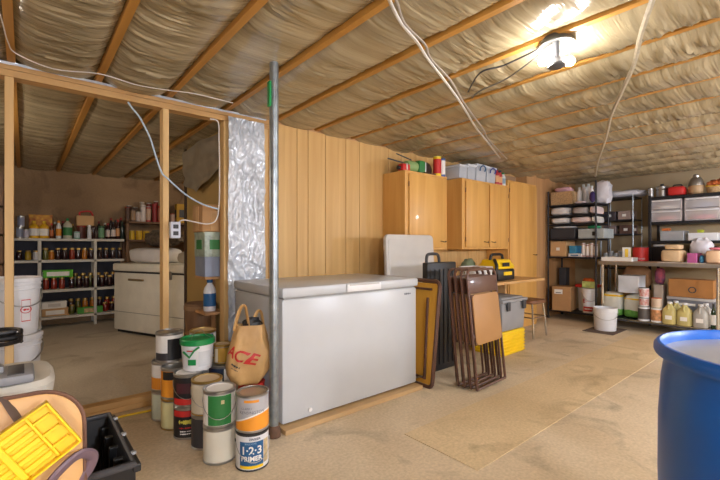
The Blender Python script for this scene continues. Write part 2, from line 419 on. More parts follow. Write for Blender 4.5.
# ---------------------------------------------------------------- counter
t = thing('wooden_counter', 'long wooden counter on plank legs below the wall cabinets', 'counter', (3.36, 2.33, 0))
M_ct = wood('counter_wood', 'c2955c', 'd8b07a', 'x', .5)
MB().box(0, 1.6, 0, .84, .725, .755, .004).build('worktop', M_ct, t, False)
for x in (.0, 1.5): 
    MB().box(x+.03, x+.07, .5, .8, 0, .725, .003).build('leg', M_ct, t, False)
MB().box(.02, 1.58, .78, .81, .3, .725).build('back_board', mat('dark_board', '6a4c34', .6), t, False)

# folding chairs, a stack of five leaning on the counter
def folding_chair():
    t = thing('folding_chair', '', 'chair')
    W_ = .225
    fr = [(-W_, 0, .02), (-W_, 0, .9)]+[(-W_+.06*(1-math.cos(a*PI/8)), 0, .9+.06*math.sin(a*PI/8)) for a in range(1, 5)]
    fr = fr+[(-x, y, z) for x, y, z in fr[::-1]]
    MB().tube(fr, .011, 8).build('back_frame', M_brown, t)
    MB().tube([(-W_, 0, .02), (W_, 0, .02)], .011, 8).build('floor_bar', M_brown, t)
    rl = [(-.205, .02, .58), (-.205, .022, .05), (-.19, .022, .012), (.19, .022, .012), (.205, .022, .05), (.205, .02, .58)]
    MB().tube(rl, .010, 8).build('rear_legs', M_brown, t)
    MB().box(-.22, .22, -.008, .006, .77, .905, .006).build('backrest', M_brown, t)
    sm = MB().prism(rrect(.41, .40, .04), -.008, .008, Matrix.Translation((0, -.014, .56)) @ Matrix.Rotation(PI/2, 4, 'X'), .004)
    sm.build('seat', mat('tan_steel', 'a87c4c', .45, var=.05), t)
    for s in (-1, 1): MB().tube([(s*.2, -.008, .36), (s*.2, -.008, .76)], .008, 6).build('seat_rail', M_brown, t)
    for s in (-1, 1): MB().tube([(s*.215, -.01, .42), (s*.215, .02, .50)], .009, 6).build('hinge_link', M_brown, t)
    return t
fc0 = folding_chair()
nm = ['folded brown metal chair with tan seat, front of the leaning stack', 'folded brown metal chair directly behind the front one of the stack', 'folded brown metal chair third from the front of the leaning stack', 'folded brown metal chair at the back of the leaning stack']
for i in range(4):
    o = fc0 if i == 0 else dup(fc0, (0, 0, 0))
    o.location = (2.945-.006*i, 1.82+.056*i, .0); o.rotation_euler = (math.radians(-6), 0, math.radians(3))
    o['label'] = nm[i]; o['group'] = 'folded chairs leaning in a stack'

# card table on its edge, underside showing
t = thing('card_table', 'folded card table with brown metal rim and yellow wooden underside, standing on edge', 'table', (2.505, 2.09, .004))
t.rotation_euler = (0, math.radians(7), 0)
S = .86
MB().box(.004, .016, .015, S-.015, .02, S-.02).build('underside_panel', wood('yellow_ply', 'c8912c', 'dba642', 'z', .5), t, False)
rim = [(.004, y, z) for y, z in [(a+S/2, b+S/2) for a, b in rrect(S, S, .05)]]
MB().tube(rim, .017, 8, close=True).build('rim', M_brown, t)
MB().box(.016, .03, .02, S-.02, .02, S-.02, .004).build('tabletop', M_brown, t, False)
for y0, y1 in ((.07, .10), (S-.07, S-.10)):
    MB().tube([(-.014, y0, .06), (-.018, y1, S-.14)], .011, 8).build('leg', M_brown, t)
for z in (.07, S-.07): MB().tube([(-.012, .07, z), (-.014, S-.07, z+.0)], .010, 8).build('leg', M_brown, t)
MB().tube([(-.02, .09, .08), (-.03, .2, .03), (-.03, .3, .1)], .006, 6).build('brace', M_steel, t)

# grey plastic folding table on end
t = thing('folding_table', 'pale grey plastic folding table standing on its end against the wall cabinet', 'table', (3.0, 2.73, 0))
t.rotation_euler = (math.radians(-3), 0, 0)
MB().prism(rrect(.70, 1.27, .05), -.022, .022, Matrix.Translation((0, 0, .63)) @ Matrix.Rotation(PI/2, 4, 'X'), .01).build('tabletop', M_lgrey, t)
MB().prism(rrect(.65, 1.19, .04), -.01, .01, Matrix.Translation((0, -.018, .63)) @ Matrix.Rotation(PI/2, 4, 'X'), .004).build('rim_panel', M_lgrey, t)
for z in (.12, 1.1): MB().tube([(-.24, .035, z), (.24, .035, z)], .012, 8).build('leg', M_grey, t)
for x in (-.24, .24): MB().tube([(x, .035, .12), (x, .035, 1.1)], .012, 8).build('leg', M_grey, t)

# black folded work stand between card table and chairs
t = thing('folding_bench', 'black ribbed plastic folding bench with carry handle standing upright behind the chair stack', 'bench', (2.76, 2.37, 0))
MB().box(0, .42, -.02, .045, .0, 1.0, .012).build('panel', M_black, t)
for k in range(6): MB().box(.03+.065*k, .055+.065*k, -.028, -.018, .06, .94, .003).build('rib', M_black, t)
MB().tube(spline([(.02, .01, 1.0), (.025, .01, 1.05), (.05, .01, 1.075), (.16, .01, 1.075), (.19, .01, 1.05), (.2, .01, 1.0)], 4), .014, 8).build('handle', M_dark, t)
MB().tube([(.2, .06, .012), (.22, .12, .72)], .012, 8).build('stay', M_black, t)

# yellow stacked crate and grey tote in front of the counter
t = thing('storage_crate', 'yellow ribbed plastic crate under the grey lidded tote', 'crate', (3.77, 2.22, 0))
MB().box(0, .46, 0, .36, 0, .25, .008).build('body', M_yellow, t)
for k in range(7): MB().box(-.008, .468, -.008, .368, .012+.034*k, .03+.034*k, .004).build('rib', M_yellow, t)
t = thing('storage_tote', 'grey plastic tote with clip lid on top of yellow crate', 'tote', (3.76, 2.2, .253))
bm = bmesh.new(); mb = MB(); mb.box(.02, .47, .02, .37, 0, .30, .02)
for v in mb.b.verts:
    k = v.co.z/.3; v.co.x += (v.co.x-.245)*.07*k; v.co.y += (v.co.y-.19)*.07*k
mb.build('body', M_grey, t)
lid = MB().box(-.01, .50, -.01, .40, .30, .335, .012); lid.box(.03, .46, .03, .36, .33, .352, .01); lid.build('lid', M_grey, t)
for x in (.06, .38): MB().box(x, x+.06, -.022, -.006, .22, .31, .005).build('latch', M_dark, t)

# stool with chrome legs
t = thing('stool', 'brown padded stool with chrome tube legs at the counter end', 'stool', (4.93, 2.55, 0))
MB().prism(rrect(.36, .36, .06), .43, .475, bev=.015).build('seat', mat('brown_vinyl', '7a5238', .5), t)
for sx in (-1, 1):
    for sy in (-1, 1): MB().tube(spline([(sx*.14, sy*.14, .43), (sx*.15, sy*.15, .3), (sx*.17, sy*.17, .01)], 4), .012, 8).build('leg', M_chrome, t)
MB().tube([(a*.155, b*.155, .26) for a, b in ((-1, -1), (1, -1), (1, 1), (-1, 1))], .008, 6, close=True).build('foot_ring', M_chrome, t)

# on the counter
t = thing('wire_basket', 'white perforated plastic basket on the wooden counter', 'basket', (3.62, 2.40, .757))
bs = MB()
for k in range(5): bs.tube([(x*(.9+.025*k)+.15, y*(.9+.025*k)+.13, .005+.04*k) for x, y in rrect(.30, .26, .04, 3)], .006, 6, close=True)
for x, y in rrect(.30, .26, .04, 1)+[(x, s*.13) for x in (-.1, -.05, 0, .05, .1) for s in (-1, 1)]+[(s*.15, y) for y in (-.08, -.03, .03, .08) for s in (-1, 1)]:
    bs.tube([(x*.9+.15, y*.9+.13, .003), (x+.15, y+.13, .165)], .006, 6)
bs.box(.02, .28, .02, .24, .0, .006); bs.build('lattice', M_wplas, t)
MB().blob((.15, .13, .09), (.24, .2, .16), .15).build('liner', M_cloth, t)

t = thing('tool_vacuum', 'yellow and black portable vacuum with handle on the wooden counter', 'vacuum', (4.04, 2.42, .757))
MB().box(0, .36, 0, .27, 0, .13, .02).build('tank', M_black, t)
mb = MB().box(-.005, .365, -.005, .275, .125, .24, .035)
for v in mb.b.verts:
    if v.co.z > .2: v.co.x = .18+(v.co.x-.18)*.82; v.co.y = .135+(v.co.y-.135)*.8
mb.build('motor_housing', M_yellow, t)
MB().tube(spline([(.05, .135, .23), (.07, .135, .28), (.12, .135, .295), (.25, .135, .295), (.3, .135, .28), (.32, .135, .23)], 4), .016, 8).build('handle', M_black, t)
MB().box(.11, .28, -.008, .0, .06, .1, .002).build('badge', M_yellow, t, False)
MB().box(.08, .22, -.012, -.002, .16, .205, .004).build('switch_panel', M_black, t, False)
MB().tube(spline([(-.01, .1, .04), (-.04, .02, .05), (-.03, .0, .16), (.0, .05, .24)], 4), .018, 8).build('hose', M_black, t)
tag(place(MB().blob((0, 0, .12), (.17, .16, .24), .2, seed=4).build('cloth_bag', mat('sage_cloth', '7c8a6c', .85, var=.15)), (4.05, 2.82, .757)), 'greyish green cloth bag slumped on the counter behind the vacuum', 'bag')

# ---------------------------------------------------------------- things on top of the cabinets
ZT = 1.937
def bottle(name, label, cat, loc, r, h, body, cap, lab=None, group=None, neck=.35, seg=16, rz=0, sq=0):
    if loc[1] > 6.5: r *= .72
    t = thing(name, label, cat, loc, rz, group)
    MB().lathe([(0, 0), (r*.95, 0), (r, r*.1), (r, h*.62), (r*.85, h*.72), (r*neck, h*.85), (r*neck, h*.9), (0, h*.9)], seg, sq=sq).build('body', body, t)
    MB().lathe([(0, h*.88), (r*neck*1.25, h*.88), (r*neck*1.2, h), (0, h)], 12).build('cap', cap, t)
    if lab: MB().lathe([(r*1.015, h*.15), (r*1.015, h*.55)], seg, sq=sq).build('label', lab, t)
    return t
def tin(name, label, cat, loc, r, h, body, lid, lab=None, group=None, seg=20):
    if loc[1] > 6.5: r *= .74
    t = thing(name, label, cat, loc, 0, group)
    MB().lathe([(0, 0), (r, 0), (r, h*.97), (0, h*.97)], seg).build('body', body, t)
    MB().lathe([(r*.8, h*.955), (r*1.04, h*.955), (r*1.04, h*.99), (r*.95, h), (r*.9, h*.985), (0, h*.985)], seg).build('lid', lid, t)
    if lab: MB().lathe([(r*1.01, h*.12), (r*1.01, h*.86)], seg).build('label', lab, t)
    return t
t = thing('toy_truck', 'small red metal tool with grey stripes on the wide door cabinet top', 'tool', (3.06, 2.93, ZT))
MB().box(-.05, .06, -.04, .04, 0, .075, .012).build('body', M_red, t)
MB().box(.0, .02, -.043, .043, .01, .079, .004).build('stripe', M_lgrey, t); MB().lathe([(0, 0), (.02, 0), (.02, .03), (0, .03)], 12, M=Matrix.Translation((-.06, 0, .03)) @ Matrix.Rotation(-PI/2, 4, 'Y')).build('hub', M_black, t)
t = thing('power_tool', 'green electric trimmer with grey barrel lying on the wide door cabinet', 'tool', (3.2, 2.97, ZT))
MB().lathe([(0, -.13), (.05, -.13), (.06, -.1), (.06, .0), (.055, .02), (0, .02)], 18, M=Matrix.Translation((.06, 0, .075)) @ Matrix.Rotation(PI/2, 4, 'Y')).build('barrel', mat('pale_green', '8aa86a', .5), t)
MB().box(.1, .2, -.05, .05, .01, .15, .012).build('motor_block', M_green2, t)
MB().box(.2, .22, -.04, .04, .02, .14, .004).build('end_cap', M_wplas, t)
MB().tube([(-.1, 0, .1), (-.26, .08, .14)], .008, 8).build('shaft', M_dark, t)
MB().tube([(.0, -.02, .14), (-.16, .05, .2)], .007, 8).build('guide_rod', M_dark, t)
tag(place(MB().blob((0, 0, .025), (.16, .14, .05), .2, seed=2).build('work_glove', mat('slate_cloth', '6a7480', .8, var=.25)), (3.37, 3.1, ZT)), 'crumpled slate blue work glove on the wide door cabinet', 'glove')
t = thing('spool', 'dark wire spool standing on the wide door cabinet', 'spool', (3.53, 3.02, ZT))
Mr = Matrix.Translation((0, .03, .085)) @ Matrix.Rotation(PI/2, 4, 'X')
MB().lathe([(0, -.03), (.05, -.03), (.05, .03), (0, .03)], 20, M=Mr).build('winding', M_dark, t)
for z in (-.035, .03): MB().lathe([(0, z), (.085, z), (.085, z+.006), (0, z+.006)], 24, M=Mr).build('flange', mat('spool_brown', '5a4a42', .6), t)
tin('spray_can', 'yellow and red tall cardboard canister on the wide door cabinet', 'canister', (3.57, 2.9, ZT), .045, .22, M_yellow, col('d8d060'), M_red)
tin('spray_can', 'blue and white spray canister next to the yellow and red one', 'canister', (3.66, 2.9, ZT), .035, .215, mat('cobalt_print', '4a64a0', .4), M_dark, M_paper)
tag(MB().box(3.32, 3.5, 2.857, 2.90, ZT+.0, ZT+.012, .002).build('paint_stick', mat('shelf_strip', '5a4030', .7), smooth=False), 'thin dark wooden strip lying along the wide door cabinet front edge', 'board')
ZT2 = 1.962
def clip_box(loc, sx, sy, sz, label, handle=None):
    t = thing('clip_box', label, 'box', loc, 0, 'clear boxes on the cabinet')
    mb = MB().box(-sx/2, sx/2, -sy/2, sy/2, 0, sz*.88, .012)
    for v in mb.b.verts:
        k = v.co.z/sz; v.co.x *= .9+.1*k; v.co.y *= .9+.1*k
    mb.build('body', mat('frosted', 'dce2ea', .25, var=.08, alpha=.55), t)
    MB().box(-sx/2-.008, sx/2+.008, -sy/2-.008, sy/2+.008, sz*.86, sz, .01).build('lid', mat('frosted_lid', 'e4eaf2', .3, alpha=.8), t)
    MB().blob((0, 0, sz*.4), (sx*.75, sy*.75, sz*.7), .25, seed=sx*10).build('contents', mat('parts_grey', '8c8e96', .6, var=.4, scale=30), t)
    if handle: MB().tube(spline([(-.05, -sy/2-.008, sz*.6), (-.055, -sy/2-.02, sz*.78), (0, -sy/2-.022, sz*.9), (.055, -sy/2-.02, sz*.78), (.05, -sy/2-.008, sz*.6)], 4), .008, 6).build('clip', handle, t)
    return t
clip_box((4.02, 2.98, ZT2), .16, .24, .16, 'small frosted clip box at the end of the two door cabinet')
clip_box((4.205, 2.99, ZT2), .165, .24, .19, 'frosted clip box of grey parts between small clip box and blue handled one')
clip_box((4.41, 2.99, ZT2), .22, .24, .215, 'frosted clip box with blue handle beside a smaller frosted clip box', M_bluep)
clip_box((4.64, 2.99, ZT2), .21, .24, .21, 'frosted clip box with blue handle beside the red spray bottles', mat('cobalt', '2a4aa0', .4))
for i, (x, c, k, l) in enumerate(((4.80, 'a82c34', M_black, 'dark red spray bottle touching the blue handled clip box'), (4.875, 'b03a3c', M_navy, 'dark red spray bottle beside white one with green cap'), (4.955, 'd8dcd8', M_green2, 'white spray bottle with green cap on the two door cabinet'))):
    b_ = bottle('spray_bottle', l, 'bottle', (x, 2.9, ZT2), .034, .215-.02*i, col(c), k, col('d0a070') if i < 2 else col('88a0b0'), 'spray bottles on the cabinet', .5)

# ---------------------------------------------------------------- paint cans
def bail(r, z, th, drop=.085):
    pts = []
    for k in range(13):
        a = PI*k/12; pts.append((r*1.03*math.cos(a), -.012-r*.25*math.sin(a)-.004, z-drop*math.sin(a)))
    c, s_ = math.cos(th+PI/2), math.sin(th+PI/2)
    return [(x*c-(y-r*.8*math.sin(PI*i/12))*s_, x*s_+(y-r*.8*math.sin(PI*i/12))*c, z_) for i, (x, y, z_) in enumerate(pts)]
def paint_can(loc, label, body, top='open', r=.084, h=.192, band=None, rimm=None, lidm=None, dth=0, patches=(), texts=(), bailed=True):
    t = thing('paint_can', label, 'paint can', loc, 0, 'paint cans stacked by the post'); th = ang(loc[0], loc[1])+dth
    MB().lathe([(0, 0), (r*.98, 0), (r, .004), (r, h-.012), (0, h-.012)], 32).build('body', body, t)
    MB().lathe([(r*.99, h-.016), (r*1.03, h-.012), (r*1.03, h-.003), (r*.985, h), (r*.93, h), (r*.92, h-.008), (r*.5, h-.01)], 32).build('rim', rimm or M_steel, t)
    MB().lathe([(r*.84, h-.0085), (r*.82, h-.003), (r*.78, h-.006), (0, h-.006)], 32).build('lid', lidm or M_steel, t)
    MB().lathe([(r*.99, 0), (r*1.025, .001), (r*1.025, .007), (r*.99, .009)], 32).build('base_ring', rimm or M_steel, t)
    if band: MB().lathe([(r*1.006, .012), (r*1.006, h-.02)], 32).build('label_wrap', band, t)
    for (m, a0, a1, z0, z1) in patches: patch(MB(), r*1.012, th+a0, th+a1, z0, z1, 14).build('print', m, t, recalc=False)
    for (s_, sz, m, du, z0, bo) in texts: text(s_, sz, m, t, wrapf(r*1.02, th+du, z0), bold=bo)
    if bailed:
        MB().tube(bail(r, h*.72, th), .0018, 6).build('bail', M_steel, t)
        for s in (-1, 1):
            MB().lathe([(.011, 0), (.008, .004), (0, .005)], 12, M=Matrix.Rotation(th+s*PI/2, 4, 'Z') @ Matrix.Translation((r, 0, h*.72)) @ Matrix.Rotation(PI/2, 4, 'Y')).build('ear', rimm or M_steel, t)
    return t
HC = .193
P1 = (.925, 1.99)
paint_can((*P1, 0), 'white can with blue 1-2-3 primer label, bottom of the front stack', M_wplas, dth=.15, rimm=mat('black_rim', '2a2a2c', .4),
    patches=((M_bluep, -.95, .55, .028, .15), (M_yellow, -.95, .55, .014, .03), (mat('primer_photo', 'c8b48c', .5, var=.3, scale=40), .57, 1.0, .03, .15)),
    texts=(('1·2·3', .055, M_paper, -.2, .105, .0015), ('PRIMER', .034, M_paper, -.2, .064, .0012), ('ZINSSER', .016, M_navy, .0, .163, .0004), ('BULLS EYE', .013, mat('pale_blue', 'a8c8dc', .5), -.25, .141, .0)))
c2 = paint_can((P1[0]+.002, P1[1]+.004, HC), 'grey and orange wave labelled paint can on top of the primer can', col('b4b4b8', .4), bailed=False, texts=(('CLARK+', .016, mat('grey_ink', '6c6c72', .5), -.35, .125, 0), ('KENSINGTON', .021, mat('grey_ink', '6c6c72', .5), -.02, .105, 0)), patches=((M_orange, -.5, .4, .155, .168),))
r_ = .0848
def wave(u, v):
    a = 2*PI*u; z1 = .068+.03*math.sin(a-ang(*P1)+.5)
    return Vector((r_*1.004*math.cos(a), r_*1.004*math.sin(a), .012+(z1-.012)*v))
MB().grid(wave, 48, 4).build('orange_wave', M_orange, c2, recalc=False)
def wave2(u, v):
    a = 2*PI*u; z1 = .068+.03*math.sin(a-ang(*P1)+.5)
    return Vector((r_*1.006*math.cos(a), r_*1.006*math.sin(a), z1+.008*v))
MB().grid(wave2, 48, 1).build('white_wave', M_paper, c2, recalc=False)
P2 = (.815, 2.16)
paint_can((*P2, 0), 'dented white labelled paint can under the green one', M_steel, band=mat('cream_label', 'd8d4c4', .6, var=.06), bailed=False)
paint_can((*P2, HC), 'green and white labelled paint can with whitish lid', M_steel, band=M_paper, lidm=M_paper, patches=((M_green2, -.75, .75, .014, .17), (mat('gold_print', 'd0c090', .5), .08, .28, .125, .145)))
P3 = (.815, 2.36)
paint_can((*P3, 0), 'black labelled paint can under the cream one', M_steel, band=M_dark, bailed=False)
paint_can((*P3, HC), 'cream paint can with tan dried paint on its lid', M_steel, band=mat('cream_band', 'dad2bc', .5), lidm=mat('dried_paint', 'c8b088', .6, var=.1), rimm=M_brass)
P4 = (.772, 2.556)
cb4 = paint_can((*P4, 0), 'black paint can with yellow print and red top, under the red and black one', M_steel, band=M_black, bailed=False, patches=((M_red, -1.2, 1.2, .135, .17),))
scrib(.1, .03, mat('lime_ink', 'c8c048', .5), cb4, wrapf(.0865, ang(*P4)-.1, .105), 3); scrib(.09, .01, M_red, cb4, wrapf(.0865, ang(*P4)-.15, .07), 4); scrib(.09, .008, M_paper, cb4, wrapf(.0865, ang(*P4)-.05, .05), 5); scrib(.09, .008, M_paper, cb4, wrapf(.0865, ang(*P4)-.05, .035), 6)
paint_can((*P4, HC), 'black and red paint can with whitish lid under the green lidded bucket', M_steel, band=M_black, lidm=M_paper, patches=((M_red, -1.2, 1.2, .014, .05), (mat('dk_maroon', '50242c', .5), -.9, .2, .08, .14)))
P5 = (.745, 2.735)
paint_can((*P5, 0), 'pale yellow paint can under the orange labelled can with black cap', M_steel, band=mat('pale_yellow', 'd8d098', .5), bailed=False, rimm=M_brass)
paint_can((*P5, HC), 'orange labelled paint can behind the black and red can', M_steel, band=M_orange, rimm=M_steel, bailed=False, patches=((M_black, -1, .4, .12, .17),))
P6 = (.732, 2.918)
paint_can((*P6, 0), 'greenish white paint can at the bottom of the stack by the stud', M_steel, band=mat('greenish', 'c8d0bc', .5), bailed=False)
paint_can((*P6, HC), 'white and orange paint can with a black spill in the stack by the stud', M_steel, band=M_paper, bailed=False, patches=((M_orange, -1.6, 1.6, .014, .09), (M_black, -.1, .9, .11, .175)))
paint_can((P6[0]+.02, P6[1]-.02, 2*HC), 'pale can with black photo label, topmost of the stack by the stud', M_steel, band=M_paper, bailed=False, patches=((M_black, -.15, 1.5, .012, .15), (M_dark, -1.3, -.15, .012, .06)))
P7 = (.94, 2.80)
paint_can((*P7, 0), 'navy labelled paint can below the bare steel rimmed can', M_steel, band=M_navy, bailed=False)
paint_can((*P7, HC), 'white and navy paint can in the back row next to the freezer', M_steel, band=M_navy, bailed=False, patches=((M_paper, -.2, .8, .02, .17),))
paint_can((P7[0], P7[1], 2*HC), 'white and blue paint can with tan lid behind the green lidded bucket', M_steel, band=M_paper, lidm=mat('dried_paint2', 'c2a878', .6), rimm=M_brass, bailed=False, patches=((M_bluep, .3, .9, .03, .17),))
P8 = (1.0, 2.60)
for z, l, m in ((0, 'grey labelled paint can below the small gold tin', col('9c9ca0')), (HC, 'navy and white paint can below the small gold tin', M_navy)):
    paint_can((*P8, z), l, M_steel, band=m, bailed=False, patches=((M_paper, .1, .9, .02, .17),))
paint_can((P8[0]+.0, P8[1], 2*HC), 'small gold and cream tin beside the brown shopping bag', M_steel, r=.055, h=.125, band=mat('gold_label', 'b08a30', .45), rimm=M_brass, lidm=mat('dried_paint', 'c8b088', .6), bailed=False, patches=((mat('cream_band', 'dad2bc', .5), -1, -.55, .012, .1),))
P9 = (1.105, 2.39)
paint_can((*P9, 0), 'plain cream paint can at the bottom of the stack under the shopping bag', M_steel, band=mat('cream_label', 'd8d4c4', .6, var=.06), bailed=False)
tin('flat_tin', 'flat red tin between cream paint can and brown shopping bag', 'tin', (*P9, HC), .082, .10, M_red, M_red)

# bucket with green lid on the cans
t = thing('plaster_bucket', 'white bucket with bright green lid and handle on top of the paint cans', 'bucket', (.835, 2.585, 2*HC)); th = ang(.835, 2.585)
rb = .098
MB().lathe([(0, 0), (rb*.86, 0), (rb*.87, .005), (rb*.97, .15), (rb, .15), (rb, .165), (0, .165)], 32).build('body', M_wplas, t)
MB().lathe([(rb*1.02, .155), (rb*1.06, .158), (rb*1.06, .185), (rb*1.0, .192), (rb*.94, .19), (rb*.92, .18), (0, .18)], 32).build('lid', M_green, t)
MB().tube([wrapf(rb*1.05, th-.9, .12)(0, 0), wrapf(rb*1.08, th-.45, .09)(0, 0), wrapf(rb*1.08, th-.2, .13)(0, 0), wrapf(rb*1.05, th+.1, .15)(0, 0)], .006, 6).build('handle', M_green, t)
patch(MB(), rb*.985, th-.6, th-.1, .04, .075).build('print', M_green, t, recalc=False)
patch(MB(), rb*.985, th-.7, th-.2, .122, .13).build('print', M_red, t, recalc=False)
patch(MB(), rb*.99, th+.05, th+.8, .03, .12).build('print', mat('faint_grey', 'c8ccd0', .5), t, recalc=False)
MB().tube(spline([(-.04, 0, .18), (-.02, .0, .22), (.02, 0, .235), (.05, 0, .2), (.08, .0, .18)], 4), .0016, 5).build('wire', M_steel, t)

# shopping bag
bg = thing('shopping_bag', 'brown plastic shopping bag with red ACE lettering and two handle loops', 'bag', (P9[0]-.028, P9[1]+.0, HC+.103)); bth = ang(*P9)
BH = .36
def bagpt(a, v):
    wx = (.118+.012*math.sin(PI*min(1, v*1.3)))*(1-.30*max(0, v-.55)/.45); wy = .075*(1-.55*max(0, v-.45)/.55)+.012
    k = .66+.34*min(1, v*5)**.6
    wx *= k; wy *= k
    c, s_ = math.cos(a), math.sin(a)
    p = Vector((wx*math.copysign(abs(c)**.7, c), wy*math.copysign(abs(s_)**.7, s_), BH*v))
    n_ = noise.noise(Vector((c*1.8, s_*1.8, v*3)))*.012+abs(noise.noise(Vector((c*4, s_*4, v*7))))*.010
    p.x += n_*c+.02*v; p.y += n_*s_; return p
rot = Matrix.Rotation(bth+PI/2, 4, 'Z')
mb = MB(); mb.grid(lambda u, v: bagpt(2*PI*u, v), 64, 26)
bmesh.ops.remove_doubles(mb.b, verts=mb.b.verts, dist=1e-5)
M_bag = mat('bag_brown', 'c8a068', .5, var=.06, scale=8, bump=.3, bscale=18, spec=.4)
mb.lathe([(0, .001), (.07, .001)], 24); mb.build('sack', M_bag, bg, M=rot)
for s in (-1, 1):
    hp = spline([(-.075, s*.02, .33), (-.062, s*.028, .40), (-.035, s*.032, .475), (-.012, s*.032, .478), (.0, s*.028, .42), (.01, s*.02, .34)], 6)
    MB().tube(hp, .016, 8, flat=.25).build('handle_loop', M_bag, bg, M=rot) if s < 0 else MB().tube([(p.x+.095, p.y*.6, p.z-.045) for p in hp], .016, 8, flat=.25).build('handle_loop', M_bag, bg, M=rot)
MB().blob((.03, .0, .33), (.12, .06, .14), .3, seed=5).build('dark_contents', M_black, bg, M=rot)
def bagtxt(du, dz, k):
    def fn(u, v):
        uu = u*.9+v*.42+du; vv = v*.9-u*.42+dz
        a = -PI/2+uu/.115; p = bagpt(a, min(.95, max(0, vv)/BH))
        return rot @ (p*1.0+Vector((math.cos(a), math.sin(a), 0))*.006)
    return fn
text('ACE', .09, M_red, bg, bagtxt(-.042, .185, 1), bold=.002, sub=2)
scrib(.06, .016, M_dark, bg, bagtxt(-.055, .125, 1), 7)
scrib(.05, .006, M_dark, bg, bagtxt(-.058, .105, 1), 8)

# ---------------------------------------------------------------- blue drum
t = thing('plastic_drum', 'large blue plastic drum with pale recessed head, standing on the concrete floor', 'drum', (1.40, .03, 0))
MB().lathe([(0, 0), (.265, 0), (.28, .02), (.284, .05), (.290, .29), (.295, .305), (.290, .32), (.295, .55), (.294, .70), (.288, .80), (.280, .855), (.283, .862), (.301, .866), (.304, .874), (.303, .886), (.296, .895), (.289, .896), (.284, .888), (.282, .868)], 64).build('shell', M_blue, t)
MB().lathe([(.283, .869), (.2, .872), (.1, .868), (0, .870)], 48).build('head', mat('drum_head', 'a8acb2', .25, var=.15, scale=3, spec=.7), t)
MB().lathe([(0, .86), (.038, .862), (.04, .882), (.03, .886), (0, .884)], 20, c=(.12, -.16)).build('bung', M_blue, t)
MB().lathe([(0, .86), (.038, .862), (.04, .882), (.03, .886), (0, .884)], 20, c=(.17, .10)).build('bung', M_blue, t)

# ---------------------------------------------------------------- black tote, padded chair, yellow tray and tub at the partition foot
t = thing('open_tote', 'black open plastic tote beside the tan padded chair', 'tote', (0, 1.43, 0))
mb = MB(); x0, x1, y0, y1, hh = -.25, .265, 0, .48, .46
bm_o = []
for z, k, in ((0, .06), (hh, 0)):
    bm_o.append([(x0+k, y0+k, z), (x1-k, y0+k, z), (x1-k, y1-k, z), (x0+k, y1-k, z)])
def wall_strip(a, b, c, d): 
    mb.b.faces.new([mb.b.verts.new(p) for p in (a, b, c, d)])
for i in range(4): wall_strip(bm_o[0][i], bm_o[0][(i+1) % 4], bm_o[1][(i+1) % 4], bm_o[1][i])
mb.b.faces.new([mb.b.verts.new(p) for p in bm_o[0]])
bmesh.ops.remove_doubles(mb.b, verts=mb.b.verts, dist=1e-4)
bmesh.ops.solidify(mb.b, geom=mb.b.faces[:], thickness=.004)
mb.build('shell', M_black, t, False)
MB().tube([(x, y, hh) for x, y in ((x0, y0), (x1, y0), (x1, y1), (x0, y1))], .012, 8, close=True).build('rim', M_dark, t)
MB().box(x1-.002, x1+.022, y0, y1, hh-.03, hh-.004, .004).build('rim_flange', M_black, t, False)
MB().box(x0, x1, y1-.002, y1+.022, hh-.03, hh-.004, .004).build('rim_flange', M_black, t, False)
for k in range(5): MB().box(x1-.034, x1+.012, y0+.03+.1*k, y0+.05+.1*k, .12, hh-.03, .003).build('rib', M_black, t, False)
for k in range(3): MB().lathe([(0, 0), (.01, 0), (.008, .008), (0, .009)], 10, c=(x1+.01, y0+.06+.17*k)).build('lug', M_grey, t, M=Matrix.Translation((0, 0, hh+.006)))

t = thing('padded_chair', 'tan padded folding chair with brown piping leaning by the black tote', 'chair', (-.105, 1.26, 0))
t.rotation_euler = (math.radians(-7), 0, 0)
Mx = Matrix.Translation((0, 0, .54)) @ Matrix.Rotation(PI/2, 4, 'X')
bk = MB().prism(rrect(.46, .46, .10, 8), -.022, .022, Mx, .014).build('backrest', mat('peach_vinyl', 'd2a468', .5, var=.05, bump=.06, bscale=120), t)
MB().tube([(x, -.014, .54+y) for x, y in rrect(.462, .462, .10, 8)], .0055, 8, close=True).build('piping', mat('brown_piping', '6a4836', .6), bk)
mb = MB(); mb.tube(spline([(.065, -.01, .775), (.08, -.028, .745), (.105, -.03, .69), (.125, -.03, .63)], 5), .014, 8, flat=.25); mb.build('strap', mat('strap_grey', '5e4e44', .7), bk)
fr = [(-.19, .034, .0), (-.19, .034, .55), (-.15, .034, .70), (.15, .034, .70), (.19, .034, .55), (.19, .034, .0)]
MB().tube(spline(fr, 4), .011, 8).build('back_frame', M_brown, t)
MB().prism(rrect(.42, .28, .06), -.02, .02, Matrix.Translation((0, 0, .13)) @ Matrix.Rotation(PI/2, 4, 'X'), .012).build('seat', mat('peach_vinyl', 'd2a468', .5), t)
MB().tube(spline([(.12, -.05, .50), (.165, -.07, .57), (.215, -.055, .60), (.248, -.02, .575), (.235, -.01, .535), (.18, -.02, .49), (.12, -.02, .46)], 6), .015, 8, flat=.55).build('arm_loop', mat('arm_purple', '6e5a64', .5), t)

